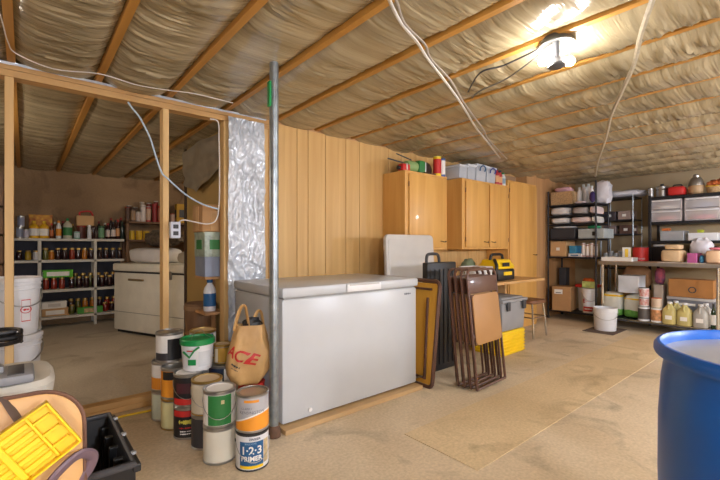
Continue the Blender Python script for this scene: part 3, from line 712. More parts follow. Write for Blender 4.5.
lean = Vector((0, math.sin(math.radians(7)), math.cos(math.radians(7))))
ex = Vector((-.85, 0, 0))+lean*-.527; ey = Vector((.527, 0, 0))+lean*-.85; ez = ex.cross(ey)
if ez.y > 0: ez = -ez
O = Vector((.042, 1.262, .768))
Mt = Matrix((( ex.x, ey.x, ez.x, O.x), (ex.y, ey.y, ez.y, O.y), (ex.z, ey.z, ez.z, O.z), (0, 0, 0, 1)))
t = tag(bpy.data.objects.new('parts_tray', None), 'yellow ribbed plastic parts tray propped against the tan padded chair', 'tray'); COL.objects.link(t); t.matrix_world = Mt
LL, WW = .30, .132
MB().box(0, LL, 0, WW, 0, .006).build('base', M_yellow, t, False)
for a in ((0, LL, 0, .005), (0, LL, WW-.005, WW), (0, .005, 0, WW), (LL-.005, LL, 0, WW)): MB().box(*a, 0, .034, .0015, seg=1).build('side_wall', M_yellow, t, False)
for k in range(5): MB().box(.055, LL-.012, .016+.022*k, .03+.022*k, .006, .014, .002, seg=1).build('slat', M_yellow, t, False)
MB().box(.115, .13, .006, WW-.006, .012, .02, .002, seg=1).build('cross_bar', M_yellow, t, False)
for k in range(3): MB().box(.012, .05, .026+.036*k, .032+.036*k, .006, .024, .001, seg=1).build('divider', M_yellow, t, False)
MB().box(.048, .054, .006, WW-.006, .006, .022, .001, seg=1).build('divider', M_yellow, t, False)

t = thing('storage_tub', 'white rounded plastic tub behind the tan padded chair', 'tub', (-.135, 2.2, 0))
MB().lathe([(0, 0), (.19, 0), (.2, .02), (.215, .55), (.23, .56), (.235, .6), (.22, .62), (.15, .625), (0, .62)], 32, sy=.9, sq=5).build('body', mat('offwhite_plastic', 'd4d0c4', .5), t)
t = thing('tool_tray', 'grey plastic carry tray lying on white rounded tub', 'tray', (-.11, 2.08, .627))
MB().box(-.12, .14, -.1, .1, 0, .035, .01).build('body', M_grey, t)
MB().box(-.05, .05, -.02, .02, .034, .06, .006).build('grip', M_grey, t)
for x in (-.09, .06): MB().box(x, x+.05, -.08, .08, .03, .038, .003).build('well', M_dark, t)

# white pails behind the partition
def pail(loc, label, r=.148, h=.37, m=M_wplas, group=None, lid=True, handle=True, cat='bucket', dth=0, hm=None):
    t = thing('bucket', label, cat, loc, 0, group); th = ang(loc[0], loc[1])+dth
    pr = [(0, 0), (r*.88, 0), (r*.89, .008), (r*.97, h*.78), (r*1.02, h*.785), (r*1.02, h*.8), (r*.975, h*.805), (r*.98, h*.86), (r*1.03, h*.865), (r*1.03, h*.88), (r*.985, h*.885), (r, h*.95)]
    if not lid: pr += [(r*1.03, h*.96), (r*1.03, h), (r*.97, h), (r*.94, h*.5), (r*.86, .01), (0, .01)]
    else: pr += [(0, h*.95)]
    MB().lathe(pr, 36).build('body', m, t)
    if lid: MB().lathe([(r*1.01, h*.92), (r*1.05, h*.925), (r*1.05, h*.985), (r*1.0, h), (r*.94, h), (r*.92, h*.975), (0, h*.975)], 36).build('lid', m, t)
    if handle:
        pts = []
        for k in range(17):
            q = -PI/2+PI*k/16; rr = r*1.04
            pts.append((rr*math.cos(th+q), rr*math.sin(th+q), h*.82-h*.32*math.cos(q)))
        MB().tube(pts, .0035, 6).build('handle', hm or M_steel, t)
    return t
b1 = pail((-.06, 3.49, .575), 'white lidded pail with red print, top of the stack by the stud', dth=.5)
th = ang(-.06, 3.49)
patch(MB(), .146, th+.25, th+.7, .08, .24).build('print_panel', mat('print_white', 'e2dede', .5), b1, recalc=False)
for k, (a0, a1, z0, z1) in enumerate(((.3, .65, .225, .23), (.3, .65, .09, .095), (.3, .312, .09, .23), (.638, .65, .09, .23))): patch(MB(), .1475, th+a0, th+a1, z0, z1, 6).build('print', M_red, b1, recalc=False)
MB().tube([wrapf(.147, th+.475, .165)(.03*math.cos(a*PI/8), .022*math.sin(a*PI/8)) for a in range(16)], .0025, 5, close=True).build('print', M_red, b1)
scrib(.035, .018, M_red, b1, wrapf(.1478, th+.475, .165), 12)
pail((-.055, 3.5, .204), 'white pail in the middle of the stack behind the stud', dth=.2)
t = thing('step_crate', 'low wooden crate under the stack of white pails', 'crate', (-.06, 3.5, -.008))
for k in range(4): MB().box(-.17+.09*k, -.09+.09*k, -.17, .17, .19, .21, .002, seg=1).build('slat', M_ply, t, False)
for y in (-.17, .15): MB().box(-.17, .18, y, y+.02, .003, .19, .002, seg=1).build('side', M_ply, t, False)
tag(MB().tube([(-.10+.085*math.cos(a*PI/12), 3.03+.085*math.sin(a*PI/12), .60+.002*a*.2+.022*(a//24)) for a in range(70)], .012, 6).build('cable_coil', M_black), 'black cable coil hung at the stud above the white tub', 'cable')

# ---------------------------------------------------------------- pantry
pf = thing('old_freezer', 'old cream chest freezer standing askew in the pantry', 'freezer', (.92, 6.23, 0), math.atan2(-.917, .399))
LF, DF = 1.34, .62
MB().box(0, LF, 0, DF, .04, .80, .015).build('body', M_cream, pf)
MB().box(-.01, LF+.01, -.015, DF, .82, .92, .02).build('lid', M_cream, pf)
MB().box(.01, LF-.01, .01, DF-.01, .79, .83).build('gasket', M_dark, pf, False)
MB().box(.02, LF-.02, .04, DF-.02, .0, .05).build('base', M_black, pf, False)
MB().box(.32, .62, -.02, -.001, .70, .725, .006).build('nameplate', mat('bronze', '9c8660', .4, metal=.5), pf, False)
MB().box(.0, LF, -.004, .0, .28, .287).build('seam', mat('seam_grey', '9a968a', .5), pf, False)
MB().box(1.1, 1.14, -.03, 0, .74, .84, .006).build('latch', M_steel, pf, False)
Rf = pf.rotation_euler.z
def onf(a, b, z=.922): return Vector((.92+a*math.cos(Rf)-b*math.sin(Rf), 6.23+a*math.sin(Rf)+b*math.cos(Rf), z))
tag(place(MB().blob((0, 0, .10), (.66, .42, .20), .1, 4.5, seed=1).build('folded_blanket', M_cloth), onf(.47, .28), Rf), 'whitish grey folded bedding on the old cream freezer', 'bedding')
tag(place(MB().blob((0, 0, .11), (.56, .34, .22), .25, 2.4, seed=3).build('dark_coat', mat('dark_fur', '5e5244', .9, var=.5, scale=25)), onf(.6, .3, 1.14), Rf), 'rumpled dark brown coat on top of the folded bedding', 'coat')
tag(place(MB().blob((0, 0, .08), (.28, .28, .16), .15, 3, seed=8).build('cloth_bundle', mat('beige_cloth', 'b8ae9c', .9)), onf(1.14, .28), Rf), 'beige cloth bundle at the far end of old cream freezer', 'bundle')

M_shw = mat('shelf_white', 'c8c4b8', .6, var=.06)
ps = thing('pantry_shelving', 'white wooden pantry shelving with four boards of jars', 'shelving', (0, 7.0, 0))
SZ = (1.255, .955, .54, .165)
for i, z in enumerate(SZ): MB().box(-.75, 1.17, 0, .34, z-.035, z, .002, seg=1).build('shelf_board', M_shw, ps, False)
for x in (-.72, .16, .80): MB().box(x-.018, x+.018, .0, .03, 0, 1.22, .002, seg=1).build('upright', M_shw, ps, False)
for x in (-.72, .16, .80): MB().box(x-.018, x+.018, .305, .335, 0, 1.22, .002, seg=1).build('rear_upright', M_shw, ps, False)
MB().box(-.75, 1.17, .335, .345, .1, 1.25).build('backing', mat('slate_dark', '3c3e48', .8), ps, False)
ws = thing('corner_shelving', 'dark wooden shelving of cans beside the white pantry shelving', 'shelving', (1.2, 7.02, 0))
for z in (1.535, 1.25, .9, .4): MB().box(0, 1.1, 0, .34, z-.03, z, .002, seg=1).build('shelf_board', mat('shelf_brown', '6e4e30', .6), ws, False)
for x in (.0, 1.06): 
    for y in (.0, .3): MB().box(x, x+.04, y, y+.04, 0, 1.56, .002, seg=1).build('upright', mat('shelf_brown', '6e4e30', .6), ws, False)
def jar_proto(r, h, body, lid):
    t = thing('jar', '', 'jar')
    MB().lathe([(0, 0), (r*.95, 0), (r, h*.04), (r, h*.72), (r*.82, h*.82), (r*.78, h*.86), (0, h*.86)], 14).build('body', body, t)
    MB().lathe([(0, h*.84), (r*.86, h*.84), (r*.86, h*.97), (r*.8, h), (0, h)], 14).build('lid', lid, t)
    return t
JC = {'dark': mat('preserve_dark', '2c1418', .15, var=.3, coat=.5), 'red': mat('preserve_red', '8a2c1c', .15, var=.2, coat=.5), 'amber': mat('preserve_amber', 'b06a20', .15, var=.2, coat=.5),
      'gold': mat('preserve_gold', 'b8982c', .2, var=.15, coat=.5), 'green': mat('preserve_green', '5a5a24', .2, var=.2, coat=.5), 'white': mat('preserve_white', 'c8c8c8', .3, coat=.3)}
names = {'dark': 'dark plum', 'red': 'brick red', 'amber': 'amber', 'gold': 'golden yellow', 'green': 'olive green', 'white': 'milky white'}
protos = {}
def jars(row, z, items, y=7.125, h=.165, r=.0345, where=''):
    for px, c, k in items:
        key = (c, k)
        x = at(px, 200, y=y).x
        lab = (f'squat {names[c]} jar' if k < .9 else f'{names[c]} jar with metal lid')+f' on {where}'
        yy = y+random.uniform(-.01, .02)
        if key not in protos:
            protos[key] = jar_proto(r, h*k, JC[c], M_brass); o = protos[key]; place(o, (x, yy, z), 0); o['label'] = lab; o['group'] = 'jars on '+where
        else: dup(protos[key], (x, yy, z), random.uniform(0, 6), lab, 'jars on '+where)
B_, C_, D_ = 'second white shelving board', 'front of the third white shelving board', 'front of the lowest white shelving board'
jars('B', SZ[1]+.002, [(19, 'dark', .8), (28, 'gold', .8), (36, 'white', .8), (45.5, 'green', 1), (51.5, 'amber', .8), (58, 'dark', 1), (64.5, 'dark', 1), (72, 'red', 1), (78.2, 'dark', 1), (84.5, 'amber', 1), (91, 'dark', 1), (99.5, 'dark', 1), (106, 'dark', 1), (113, 'dark', 1), (120, 'dark', 1)], where=B_)
jars('C', SZ[2]+.002, [(18, 'dark', 1), (25, 'dark', 1), (32, 'dark', 1), (46, 'red', 1), (54, 'red', 1), (62, 'red', 1), (71.5, 'dark', 1), (79, 'dark', 1), (86.5, 'dark', 1), (94.5, 'dark', 1), (102, 'dark', 1), (109.5, 'dark', 1), (117, 'dark', 1), (124, 'dark', 1)], where=C_)
jars('C2', SZ[2]+.002, [(75.5, 'green', 1.25), (83, 'dark', 1.25), (90.5, 'green', 1.25), (98.5, 'dark', 1.25), (106, 'dark', 1.25), (113, 'dark', 1.25)], y=7.235, where='rear row of the third white shelving board')
jars('D', SZ[3]+.002, [(72, 'green', .8), (105, 'red', .8), (112, 'dark', .8), (119, 'dark', .8)], where=D_)
jars('D2', SZ[3]+.002, [(71, 'dark', 1.25), (78, 'green', 1.25), (85, 'amber', 1.25), (92.5, 'amber', 1.25), (100, 'dark', 1.25), (107, 'red', 1.25), (114, 'red', 1.25)], y=7.235, where='rear row of the lowest white shelving board')
def carton(name, label, loc, size, m, lab=None, rz=0, cat='box', flap=True, group=None, strip=None):
    t = thing(name, label, cat, loc, rz, group); sx, sy, sz = size
    MB().box(-sx/2, sx/2, -sy/2, sy/2, 0, sz, .004, seg=1).build('carton_body', m, t, False)
    MB().box(-sx/2-.002, sx/2+.002, -sy/2-.002, sy/2+.002, sz-.012, sz+.003, .001, seg=1).build('lid_flap', m, t, False)
    if lab:      # printed panel on both faces turned towards the room: (material, fraction wide, fraction high)
        MB().box(-sx*lab[1]/2, sx*lab[1]/2, -sy/2-.0035, -sy/2-.0005, sz*(.5-lab[2]/2), sz*(.5+lab[2]/2)).build('print_panel', lab[0], t, False)
        MB().box(-sx/2-.0035, -sx/2-.0005, -sy*lab[1]/2, sy*lab[1]/2, sz*(.5-lab[2]/2), sz*(.5+lab[2]/2)).build('print_panel', lab[0], t, False)
    return t
carton('jar_carton', 'bright green and white carton lying on the brick red jars', (at(58, 268, y=7.1).x, 7.11, SZ[2]+.168), (.34, .12, .1), mat('lime_card', '5ab428', .6), (M_paper, .75, .6))
carton('jar_carton', 'grey carton of jars beside the white pails', (at(26, 290, y=7.05).x-.05, 7.245, SZ[2]+.002), (.3, .1, .1), M_lgrey, (M_paper, .7, .5))
carton('jar_carton', 'tan carton lying at the bottom of the white shelving', (at(55, 310, y=7.1).x, 7.12, SZ[3]+.002), (.30, .14, .1), M_card2, (M_paper, .7, .6))
carton('jar_carton', 'tilted white carton on top of the tan carton', (at(54, 300, y=7.1).x, 7.12, SZ[3]+.108), (.28, .12, .09), M_paper, (M_lgrey, .5, .5), .05)
carton('jar_carton', 'green fruit printed carton on the lowest board of the white shelving', (at(90, 308, y=7.08).x, 7.085, SZ[3]+.002), (.31, .1, .085), mat('fruit_card', '4a9a30', .6), (mat('fruit_print', 'b89a6c', .6, var=.4, scale=30), .5, .7))
# top board
def xp(px, y=7.12): return at(px, 200, y=y).x
Z0 = SZ[0]+.002
tin('food_tin', 'white and blue food tin under another one on the top board', 'tin', (xp(20), 7.12, Z0), .055, .15, M_steel, M_steel, col('a8b0c0'))
tin('food_tin', 'grey blue food tin stacked on top of another tin', 'tin', (xp(21), 7.12, Z0+.152), .052, .15, M_steel, M_steel, col('9aa0b8'))
tin('food_tin', 'small printed tin next to the two stacked tins', 'tin', (xp(26), 7.06, Z0), .045, .12, M_steel, M_steel, col('b8b4c4'))
for i, px in enumerate((34, 44)): bottle('mustard_jug', 'yellow mustard jug of the twin pack on the top board', 'bottle', (xp(px), 7.1, Z0), .075, .24, mat('mustard', 'dcaa1c', .4), M_yellow, M_paper, 'mustard twin pack', .3)
carton('snack_box', 'red and orange printed box behind the yellow mustard jugs', (xp(41), 7.24, Z0), (.26, .1, .33), mat('snack_print', 'a84a20', .6, var=.6, scale=18, col2='d8a830'))
bottle('sauce_bottle', 'slim brown sauce bottle beside the yellow mustard jugs', 'bottle', (xp(51.5), 7.08, Z0), .03, .21, mat('brown_glass', '5a2c14', .2, coat=.5), M_red, col('b0602c'), None, .4)
bottle('glue_bottle', 'white bottle with orange cap on the top board', 'bottle', (xp(58.5), 7.08, Z0), .042, .25, M_wplas, M_orange, M_orange, None, .45)
bottle('vinegar_bottle', 'pale bottle with green cap and green label', 'bottle', (xp(67.5), 7.1, Z0), .075, .29, mat('pale_jug', 'c4c0ac', .4), M_green, M_green2, None, .25)
tin('small_tub', 'green and white tub next to the green capped bottle', 'tub', (xp(76.5), 7.06, Z0), .05, .1, col('489a78'), M_wplas, col('b8c8c8'))
bottle('white_bottle', 'plain white upright bottle under the tan jug', 'bottle', (xp(89), 7.08, Z0), .036, .2, M_wplas, M_wplas, None, None, .7)
tin('lidded_can', 'red lidded can behind the plain white bottle', 'can', (xp(82), 7.2, Z0), .075, .19, col('6a3a2c'), M_red)
t = thing('juice_jug', 'tan cardboard jug with red handle standing on the red lidded can', 'jug', (xp(85, 7.2), 7.2, Z0+.192))
MB().box(-.11, .11, -.07, .07, 0, .15, .012).build('body', M_card2, t); MB().tube(spline([(-.06, 0, .15), (-.06, 0, .2), (.06, 0, .22), (.1, 0, .15)], 5), .012, 6).build('handle', M_red, t)
tin('spice_jar', 'dark jar with green and white label beside plain white bottle', 'jar', (xp(101), 7.08, Z0), .05, .19, col('2c4030'), M_green2, col('6a9a70'))
for i, (px, h_, b_, c_, l_, n_) in enumerate(((96, .18, '3a2a28', '40302c', None, 'short dark bottle with black cap beside the green labelled jar'), (108, .24, '3a1c1c', 'a02828', 'c8b8b0', 'dark bottle with red cap and pale label'), (113, .26, '2c1a18', '2a2022', 'd8c8c0', 'tall dark bottle with black cap and pale label'), (118, .3, '3a1814', 'b03028', 'c08858', 'tall dark bottle with red cap and orange label'), (122, .27, '22302a', '304a34', None, 'tall dark green bottle at the end of the top board'))):
    bottle('sauce_bottle', n_, 'bottle', (xp(px), 7.1+.03*(i % 2), Z0), .044, h_, col(b_, .2), col(c_), col(l_) if l_ else None, None, .4)
for i, (px, c_, k_, h_) in enumerate(((55, '5a3a24', 'b8b0a0', .24), (63, '3a2a2c', '8a2a24', .26), (72.5, '6a5a30', 'c8a040', .22), (93, '4a2c24', '3a3430', .25), (99, '2e2624', '8a2a24', .27), (105, '4c3a30', 'c0b8a8', .25), (111, '2c2022', '8a2a24', .33), (116, '5a3428', '2c2422', .3), (121, '38241e', 'a83028', .34))):
    bottle('pantry_bottle', ['brown bottle with pale cap', 'dark bottle with red cap', 'olive bottle with gold cap', 'brown bottle with black cap', 'dark bottle with red cap', 'grey brown bottle with pale cap', 'tall dark bottle with red cap', 'tall brown bottle with black cap', 'tallest dark bottle with red cap'][i]+' in the rear row of the top white shelving board', 'bottle', (xp(px, 7.26), 7.265, Z0), .04, h_, col(c_, .2), col(k_), None, 'rear bottles on the top white shelving board', .45)
for i, (px, c_, h_) in enumerate(((129, '5a3a2c', .26), (135.5, '7a6450', .24), (142, 'a89a8c', .33), (149, '8a3a34', .32), (156, '7a2a2a', .36))):
    tin('food_tin', ['dark brown', 'tan brown', 'tall pale', 'dull red', 'tall maroon'][i]+' tin in the rear row of the brown shelving', 'tin', (xp(px, 7.28), 7.285, 1.537), .045, h_, col(c_), col('c0b8ac'), None)
# brown shelving
Z1 = 1.537
for i, (px, r, h_, c_, k_, l_, n_) in enumerate(((127.5, .05, .22, '4a3020', '8a2020', None, 'brown jar with red lid on the brown shelving'), (133, .05, .2, '6a5040', '3a2a20', 'a08060', 'brown labelled jar with black lid on the brown shelving'), (138, .045, .16, 'b8b0a8', '9c9488', 'c8b8b0', 'short pale tin on the brown shelving'), (143, .05, .27, 'c8bcb4', 'd8d0c8', 'd8ccc4', 'tall white carton tin on the brown shelving'), (148.5, .048, .25, 'b03434', 'c8c0b8', 'c0a088', 'red topped white tin on the brown shelving'), (154.5, .048, .3, 'a02c2c', 'a83030', '8c2424', 'tall red tin beside another red one'), (160, .048, .27, '9a3428', 'a83830', 'b07058', 'tall red tin with tan label next to the stud'), (172.5, .05, .16, 'a05040', '703020', 'c0a090', 'short red brown jar behind the hanging outlet'))):
    tin('food_tin', n_, 'tin', (xp(px, 7.16), 7.16, Z1), r, h_, col(c_), col(k_), col(l_) if l_ else None)
carton('snack_box', 'yellow and black printed box at the end of brown shelving', (xp(182, 7.2), 7.2, Z1), (.2, .12, .32), mat('yellow_box', 'c89a28', .6), (M_dark, .6, .4))
for i, px in enumerate((131.5, 139, 146)): tin('yellow_tub', 'yellow tub with tan lid on the middle board of brown shelving', 'tub', (xp(px, 7.12), 7.12, 1.252), .06, .14, mat('dull_yellow', 'd0a81c', .5), col('c8b070'), None, 'yellow tubs')
tin('yellow_tub', 'dark tub on the middle board of brown shelving', 'tub', (xp(178, 7.12), 7.12, 1.252), .07, .16, col('4a3a30'), col('8a7a60'), col('98886c'))
# side shelf seen past the first stud
t = thing('side_shelving', 'dark shelving at the pantry corner behind the first stud', 'shelving', (-1.15, 6.2, 0))
for z in (.5, .95, 1.29, 1.62): MB().box(0, .96, 0, .6, z-.03, z, .002, seg=1).build('shelf_board', mat('shelf_brown', '6e4e30', .6), t, False)
for x, y in ((0, 0), (.92, 0), (0, .56), (.92, .56)): MB().box(x, x+.04, y, y+.04, 0, 2.0, .002, seg=1).build('upright', mat('shelf_brown', '6e4e30', .6), t, False)
for i, (x, z, h_, c_, k_) in enumerate(((-.25, 1.622, .3, 'a82c30', 'd0d0d0'), (-.36, 1.622, .26, 'c8c8d0', '3a5a9a'), (-.25, 1.292, .25, '303c50', '202020'), (-.37, 1.292, .22, '9a3028', 'c0c0c0'), (-.25, .952, .2, '302820', 'b08a40'))):
    bottle('syrup_bottle', ['red bottle with pale cap', 'pale bottle with blue cap', 'navy bottle with black cap', 'dull red bottle with pale cap', 'dark brown bottle with tan cap'][i]+' on the dark corner shelving', 'bottle', (x, 6.30, z+.001), .045, h_, col(c_), col(k_), None)

# things stacked against the divider board
t = thing('bushel_basket', 'brown wooden bushel basket by the tan divider board', 'basket', (1.245, 3.765, .12))
MB().lathe([(0, 0), (.11, 0), (.115, .01), (.14, .50), (.135, .51), (.13, .5), (.105, .02), (0, .02)], 28).build('staves', wood('basket_wood', '6a4a30', '8c6844', 'z', .7), t)
for z, r in ((.47, .141), (.25, .13)): MB().lathe([(r-.004, z-.02), (r+.004, z-.018), (r+.004, z+.018), (r-.004, z+.02)], 28).build('hoop', mat('hoop_wood', '8a6a48', .7), t)
carton('cardboard_box', 'flat brown cardboard box under the bushel basket', (1.245, 3.765, 0), (.26, .26, .112), M_card)
t = thing('shelf_stack', 'narrow wooden stand holding tubs against the divider board', 'stand', (1.13, 3.41, 0))
for z in (.60, .895): MB().box(-.0, .17, -.1, .15, z-.02, z).build('shelf_board', M_ply, t, False)
for y in (-.1, .13): MB().box(.14, .17, y, y+.02, 0, .88).build('leg', M_ply, t, False)
bottle('detergent_bottle', 'white bottle with blue label standing on narrow wooden stand', 'bottle', (1.205, 3.42, .602), .05, .27, M_wplas, M_bluep, M_bluep, None, .4)
carton('blue_bin', 'blue grey plastic bin under the clear tub by the divider', (1.205, 3.425, .897), (.16, .24, .16), mat('blue_grey', '8a94a8', .5), cat='bin')
carton('clear_tub', 'clear tub of green packets on the blue grey bin', (1.205, 3.425, 1.062), (.17, .25, .2), mat('murky_clear', '9aa898', .3, var=.3, scale=20), (M_green2, .5, .4), cat='tub')
carton('cardboard_box', 'small brown cardboard box on top of the clear tub', (1.20, 3.425, 1.267), (.19, .24, .22), M_card, (M_card2, .3, .9))
# draped plastic scraps over the divider
tag(MB().grid(lambda u, v: Vector((1.36+.05*noise.noise(Vector((u*3, v*3, 0))), 3.5+1.2*u, 2.2-.5*v*(1-.7*abs(u-.6))+.03*noise.noise(Vector((u*5, v*4, 3))))), 30, 16).build('hanging_plastic', mat('dusty_film', '8c8270', .4, var=.2, spec=.6)), 'dusty plastic sheet hanging over the tan divider board', 'plastic sheet')

# ---------------------------------------------------------------- shelving at the end wall
def ys(px, x): return at(px, 200, x=x).y
def zp(px, py, x): return at(px, py, x=x).z
t = thing('black_shelving', 'black metal shelving packed with bags and bins beside the plywood wall', 'shelving', (6.45, 2.28, 0))
DS, WS = .5, .70
S1 = (.14, .985, 1.265, 1.50, 1.635, 1.80)
for z in S1: 
    sh = MB().box(0, DS, 0, WS, z-.028, z-.004, .003, seg=1).build('shelf', M_black2, t, False)
for x in (0, DS):
    for y in (0, WS): 
        p_ = MB().tube([(x, y, .03), (x, y, 2.02 if y else 2.12)], .014, 8).build('post', M_black2, t)
        MB().lathe([(0, 0), (.02, 0), (.022, .02), (.02, .04), (0, .04)], 10, c=(x, y), M=Matrix.Translation((0, 0, 0))).build('caster', M_black, t)
TOP = [0]
def lim(x, ya, yb): return (max(ya, 2.298), min(yb, 2.962)) if 6.4 < x < 6.9 and ya > 2.19 else (ya, yb)
def cbox(label, x, px0, px1, py, z, depth, m, name='cardboard_box', cat='box', lab=None, group=None, zmax=9):
    ya, yb = lim(x, ys(px1, x), ys(px0, x)); zt = min(zmax, zp((px0+px1)/2, py, x)); TOP[0] = max(zt, z+.03)+.006
    return carton(name, label, (x+depth/2, (ya+yb)/2, z), (depth, yb-ya-.004, max(.03, zt-z)), m, lab, 0, cat, True, group)
def cbundle(label, x, px0, px1, py, z, depth, m, name='fabric_bundle', cat='bundle', amp=.15, sq=3.2, seed=0, group=None, zmax=9):
    ya, yb = lim(x, ys(px1, x), ys(px0, x)); h_ = max(.03, min(zmax, zp((px0+px1)/2, py, x))-z); TOP[0] = z+h_*1.02+.004
    o = MB().blob((0, 0, h_/2), (depth, yb-ya, h_), amp, sq, seed=seed+px0).build(name, m)
    return tag(place(o, (x+depth/2, (ya+yb)/2, z)), label, cat, group)
XF = 6.49
M_pinkish = mat('pinkish_cloth', 'd8c4c0', .85, var=.08); M_wick = mat('wicker', 'b8966c', .8, var=.35, scale=60, bump=.5, bscale=80)
# top shelf
z = S1[5]
cbox('pale wicker basket on the top of black shelving', XF, 548.5, 572, 192, z, .36, M_wick, 'wicker_basket', 'basket')
cbundle('pink cloth heaped in the wicker basket', XF+.05, 553, 569, 187, TOP[0], .25, mat('pink_cloth', 'd8a8b0', .85), seed=3)
for i, (px, dx) in enumerate(((579.5, .2), (586, .2), (591.5, .15), (583.5, .34), (588.5, .34))):
    bottle('white_jug', 'white plastic jug in the %s row on the black shelving top' % ('front' if i < 3 else 'rear'), 'jug', (XF+dx, ys(px, XF+dx), z), .036, .27 if i < 3 else .33, mat('jug_white', 'ecebea', .35, var=.06), col('d8e0dc'), None, 'white jugs on the black shelving, '+('front row' if i < 3 else 'rear row'), .5)
cbundle('white plastic bag stuffed upright on the black shelving top', XF+.22, 593, 609.5, 181, z+.0, .2, mat('bag_white', 'd6d4da', .4, bump=.4, bscale=12), 'plastic_bag', 'bag', .25, 3, 4)
cbundle('purple ball of yarn in front of the stuffed white plastic bag', XF-.02, 588.5, 594.5, 191, z+.0, .08, mat('purple', '3c2a64', .7), 'yarn_ball', 'yarn', .1, 2, 5)
cbundle('flat pinkish cloth on the edge of the black shelving top', XF-.02, 574, 584, 201, z, .1, M_pinkish, seed=6)
# fabric shelves
for zi, (z, rows) in enumerate(((S1[4], ((549, 568.2, 206.5, 'white folded fabric'), (570.2, 587.5, 206.5, 'greyish folded fabric'), (588.5, 596.2, 205.5, 'cream folded fabric'))), (S1[3], ((548.5, 568, 216.5, 'white folded fabric'), (569, 590.5, 216.5, 'pinkish folded fabric'), (591, 596.2, 215, 'white printed fabric roll'))))):
    for i, (a, b, py, nm_) in enumerate(rows):
        m = [M_cloth, col('a8a09c', .85), M_pinkish, M_cloth, M_pinkish, mat('printed_cloth', 'd0ccc4', .8, var=.2, scale=14)][zi*3+i]
        cbundle(f'{nm_} on the {["upper", "lower"][zi]} fabric shelf of the black shelving', XF-.05, a, b, py, z, .42, m, seed=zi*3+i, amp=.10, sq=4, zmax=z+[.13, .10][zi])
# bins
z = S1[2]
cbox('dark charcoal fabric bin on the black shelving', XF-.01, 549.5, 575, 225.5, z, .42, M_dark, 'fabric_bin', 'bin', zmax=1.425)
cbundle('white cloth folded over the dark charcoal bin', XF-.0, 550, 572, 222, TOP[0], .3, M_cloth, seed=21, zmax=1.464, amp=.06)
gb = cbox('pale grey tote with black clip on the black shelving', XF-.01, 578, 604, 228, z, .4, mat('pale_tote', 'a8b0b0', .4), 'storage_tote', 'tote', zmax=1.405)
MB().box(-.208, -.2, -.08, -.02, .04, .1, .003).build('latch', M_black, gb)
cbundle('bright green cloth lying over the pale grey tote', XF+.05, 586, 601, 223.5, TOP[0], .2, mat('emerald', '2c8a5a', .8), seed=22, zmax=1.464, amp=.06)
# middle shelf
z = S1[1]
cbox('tan cardboard box with sticker on the middle of black shelving', XF-.01, 547.5, 566, 240, z, .34, M_card2, zmax=1.22, lab=(M_paper, .22, .2))
cbox('blue printed game box on the black shelving', XF, 569, 576, 246, z+.05, .3, mat('blue_game', '3c8ab0', .5), 'game_box', 'box')
cbox('flat white game box under the blue printed one', XF-.01, 568, 581, 253, z, .3, M_paper, 'game_box', 'box', zmax=z+.044, lab=(col('5a7a98'), .6, .5))
for i, (px, c_) in enumerate(((583.5, 'c8a090'), (587.5, '9a7468'), (591.5, 'd0b0a4'), (595.5, '8a5c54'))):
    tin('spice_tin', ['peach tin', 'brownish tin', 'pale pink tin', 'maroon tin'][i]+' in the row on the black shelving middle', 'tin', (XF+.05, ys(px, XF+.05), z), .026, .21-.02*(i % 2), col(c_), col('d8d0c8'), col('e0d4c8'))
# bottom shelf
z = S1[0]
bx_ = carton('cardboard_box', 'brown cardboard box with white label leaning out of the black shelving', (XF+.09, 2.785, z+.0), (.32, .27, .37), M_card, None, .12)
MB().box(-.165, -.162, -.02, .1, .26, .33).build('sticker', M_paper, bx_, False); MB().box(-.1655, -.165, .0, .08, .275, .285).build('print', M_dark, bx_, False)
tb = pail((XF+.27, 2.53, z), 'white pail holding red tray and orange cloth on the black shelving', .115, .36, lid=False, handle=False)
tag(place(MB().box(-.14, .15, -.15, .14, 0, .05, .02).build('red_tray', M_red), (XF+.275, 2.51, z+.363)), 'red shallow tray balanced on the white pail', 'tray')
tag(place(MB().blob((0, 0, .05), (.16, .14, .09), .3, seed=2).build('orange_cloth', mat('orange_cloth', 'd06018', .8)), (XF+.22, 2.48, z+.416)), 'orange cloth heaped on the red tray', 'cloth')
sp = pail((XF+.07, 2.41, z), 'square white pail with red lettered band on the black shelving', .1, .37, lid=True, dth=.2)
th = ang(XF+.07, 2.41)
patch(MB(), .1, th-.9, th+.5, .03, .1).build('print', M_red, sp, recalc=False)
scrib(.1, .03, M_paper, sp, wrapf(.102, th-.2, .065), 9); text('E', .08, M_red, sp, wrapf(.1, th-.8, .18), bold=.002); scrib(.07, .012, mat('pink_print', 'd8a0a0', .5), sp, wrapf(.1, th-.05, .18), 10)
tag(place(MB().box(-.02, .02, -.1, .1, 0, .1, .008).build('seed_packet', mat('lime_white', 'b8c878', .6, var=.4, scale=12)), (XF+.05, 2.40, z+.375)), 'lime and white paper packet standing on the square white pail', 'packet')
cbox('tall dark speaker box at the back of the black shelving', XF+.3, 559, 566, 268, z+.0, .14, M_dark, 'speaker', 'speaker')

# open bucket on the floor
pail((6.10, 2.04, .0), 'white open pail standing on the floor at the worktable leg', .145, .31, lid=False, dth=.1)
tag(MB().box(5.8, 6.35, 1.85, 2.22, -.001, .004).build('floor_mat', mat('dark_mat', '5a4a40', .9), smooth=False), 'dark flat mat on the floor under the white open pail', 'mat')

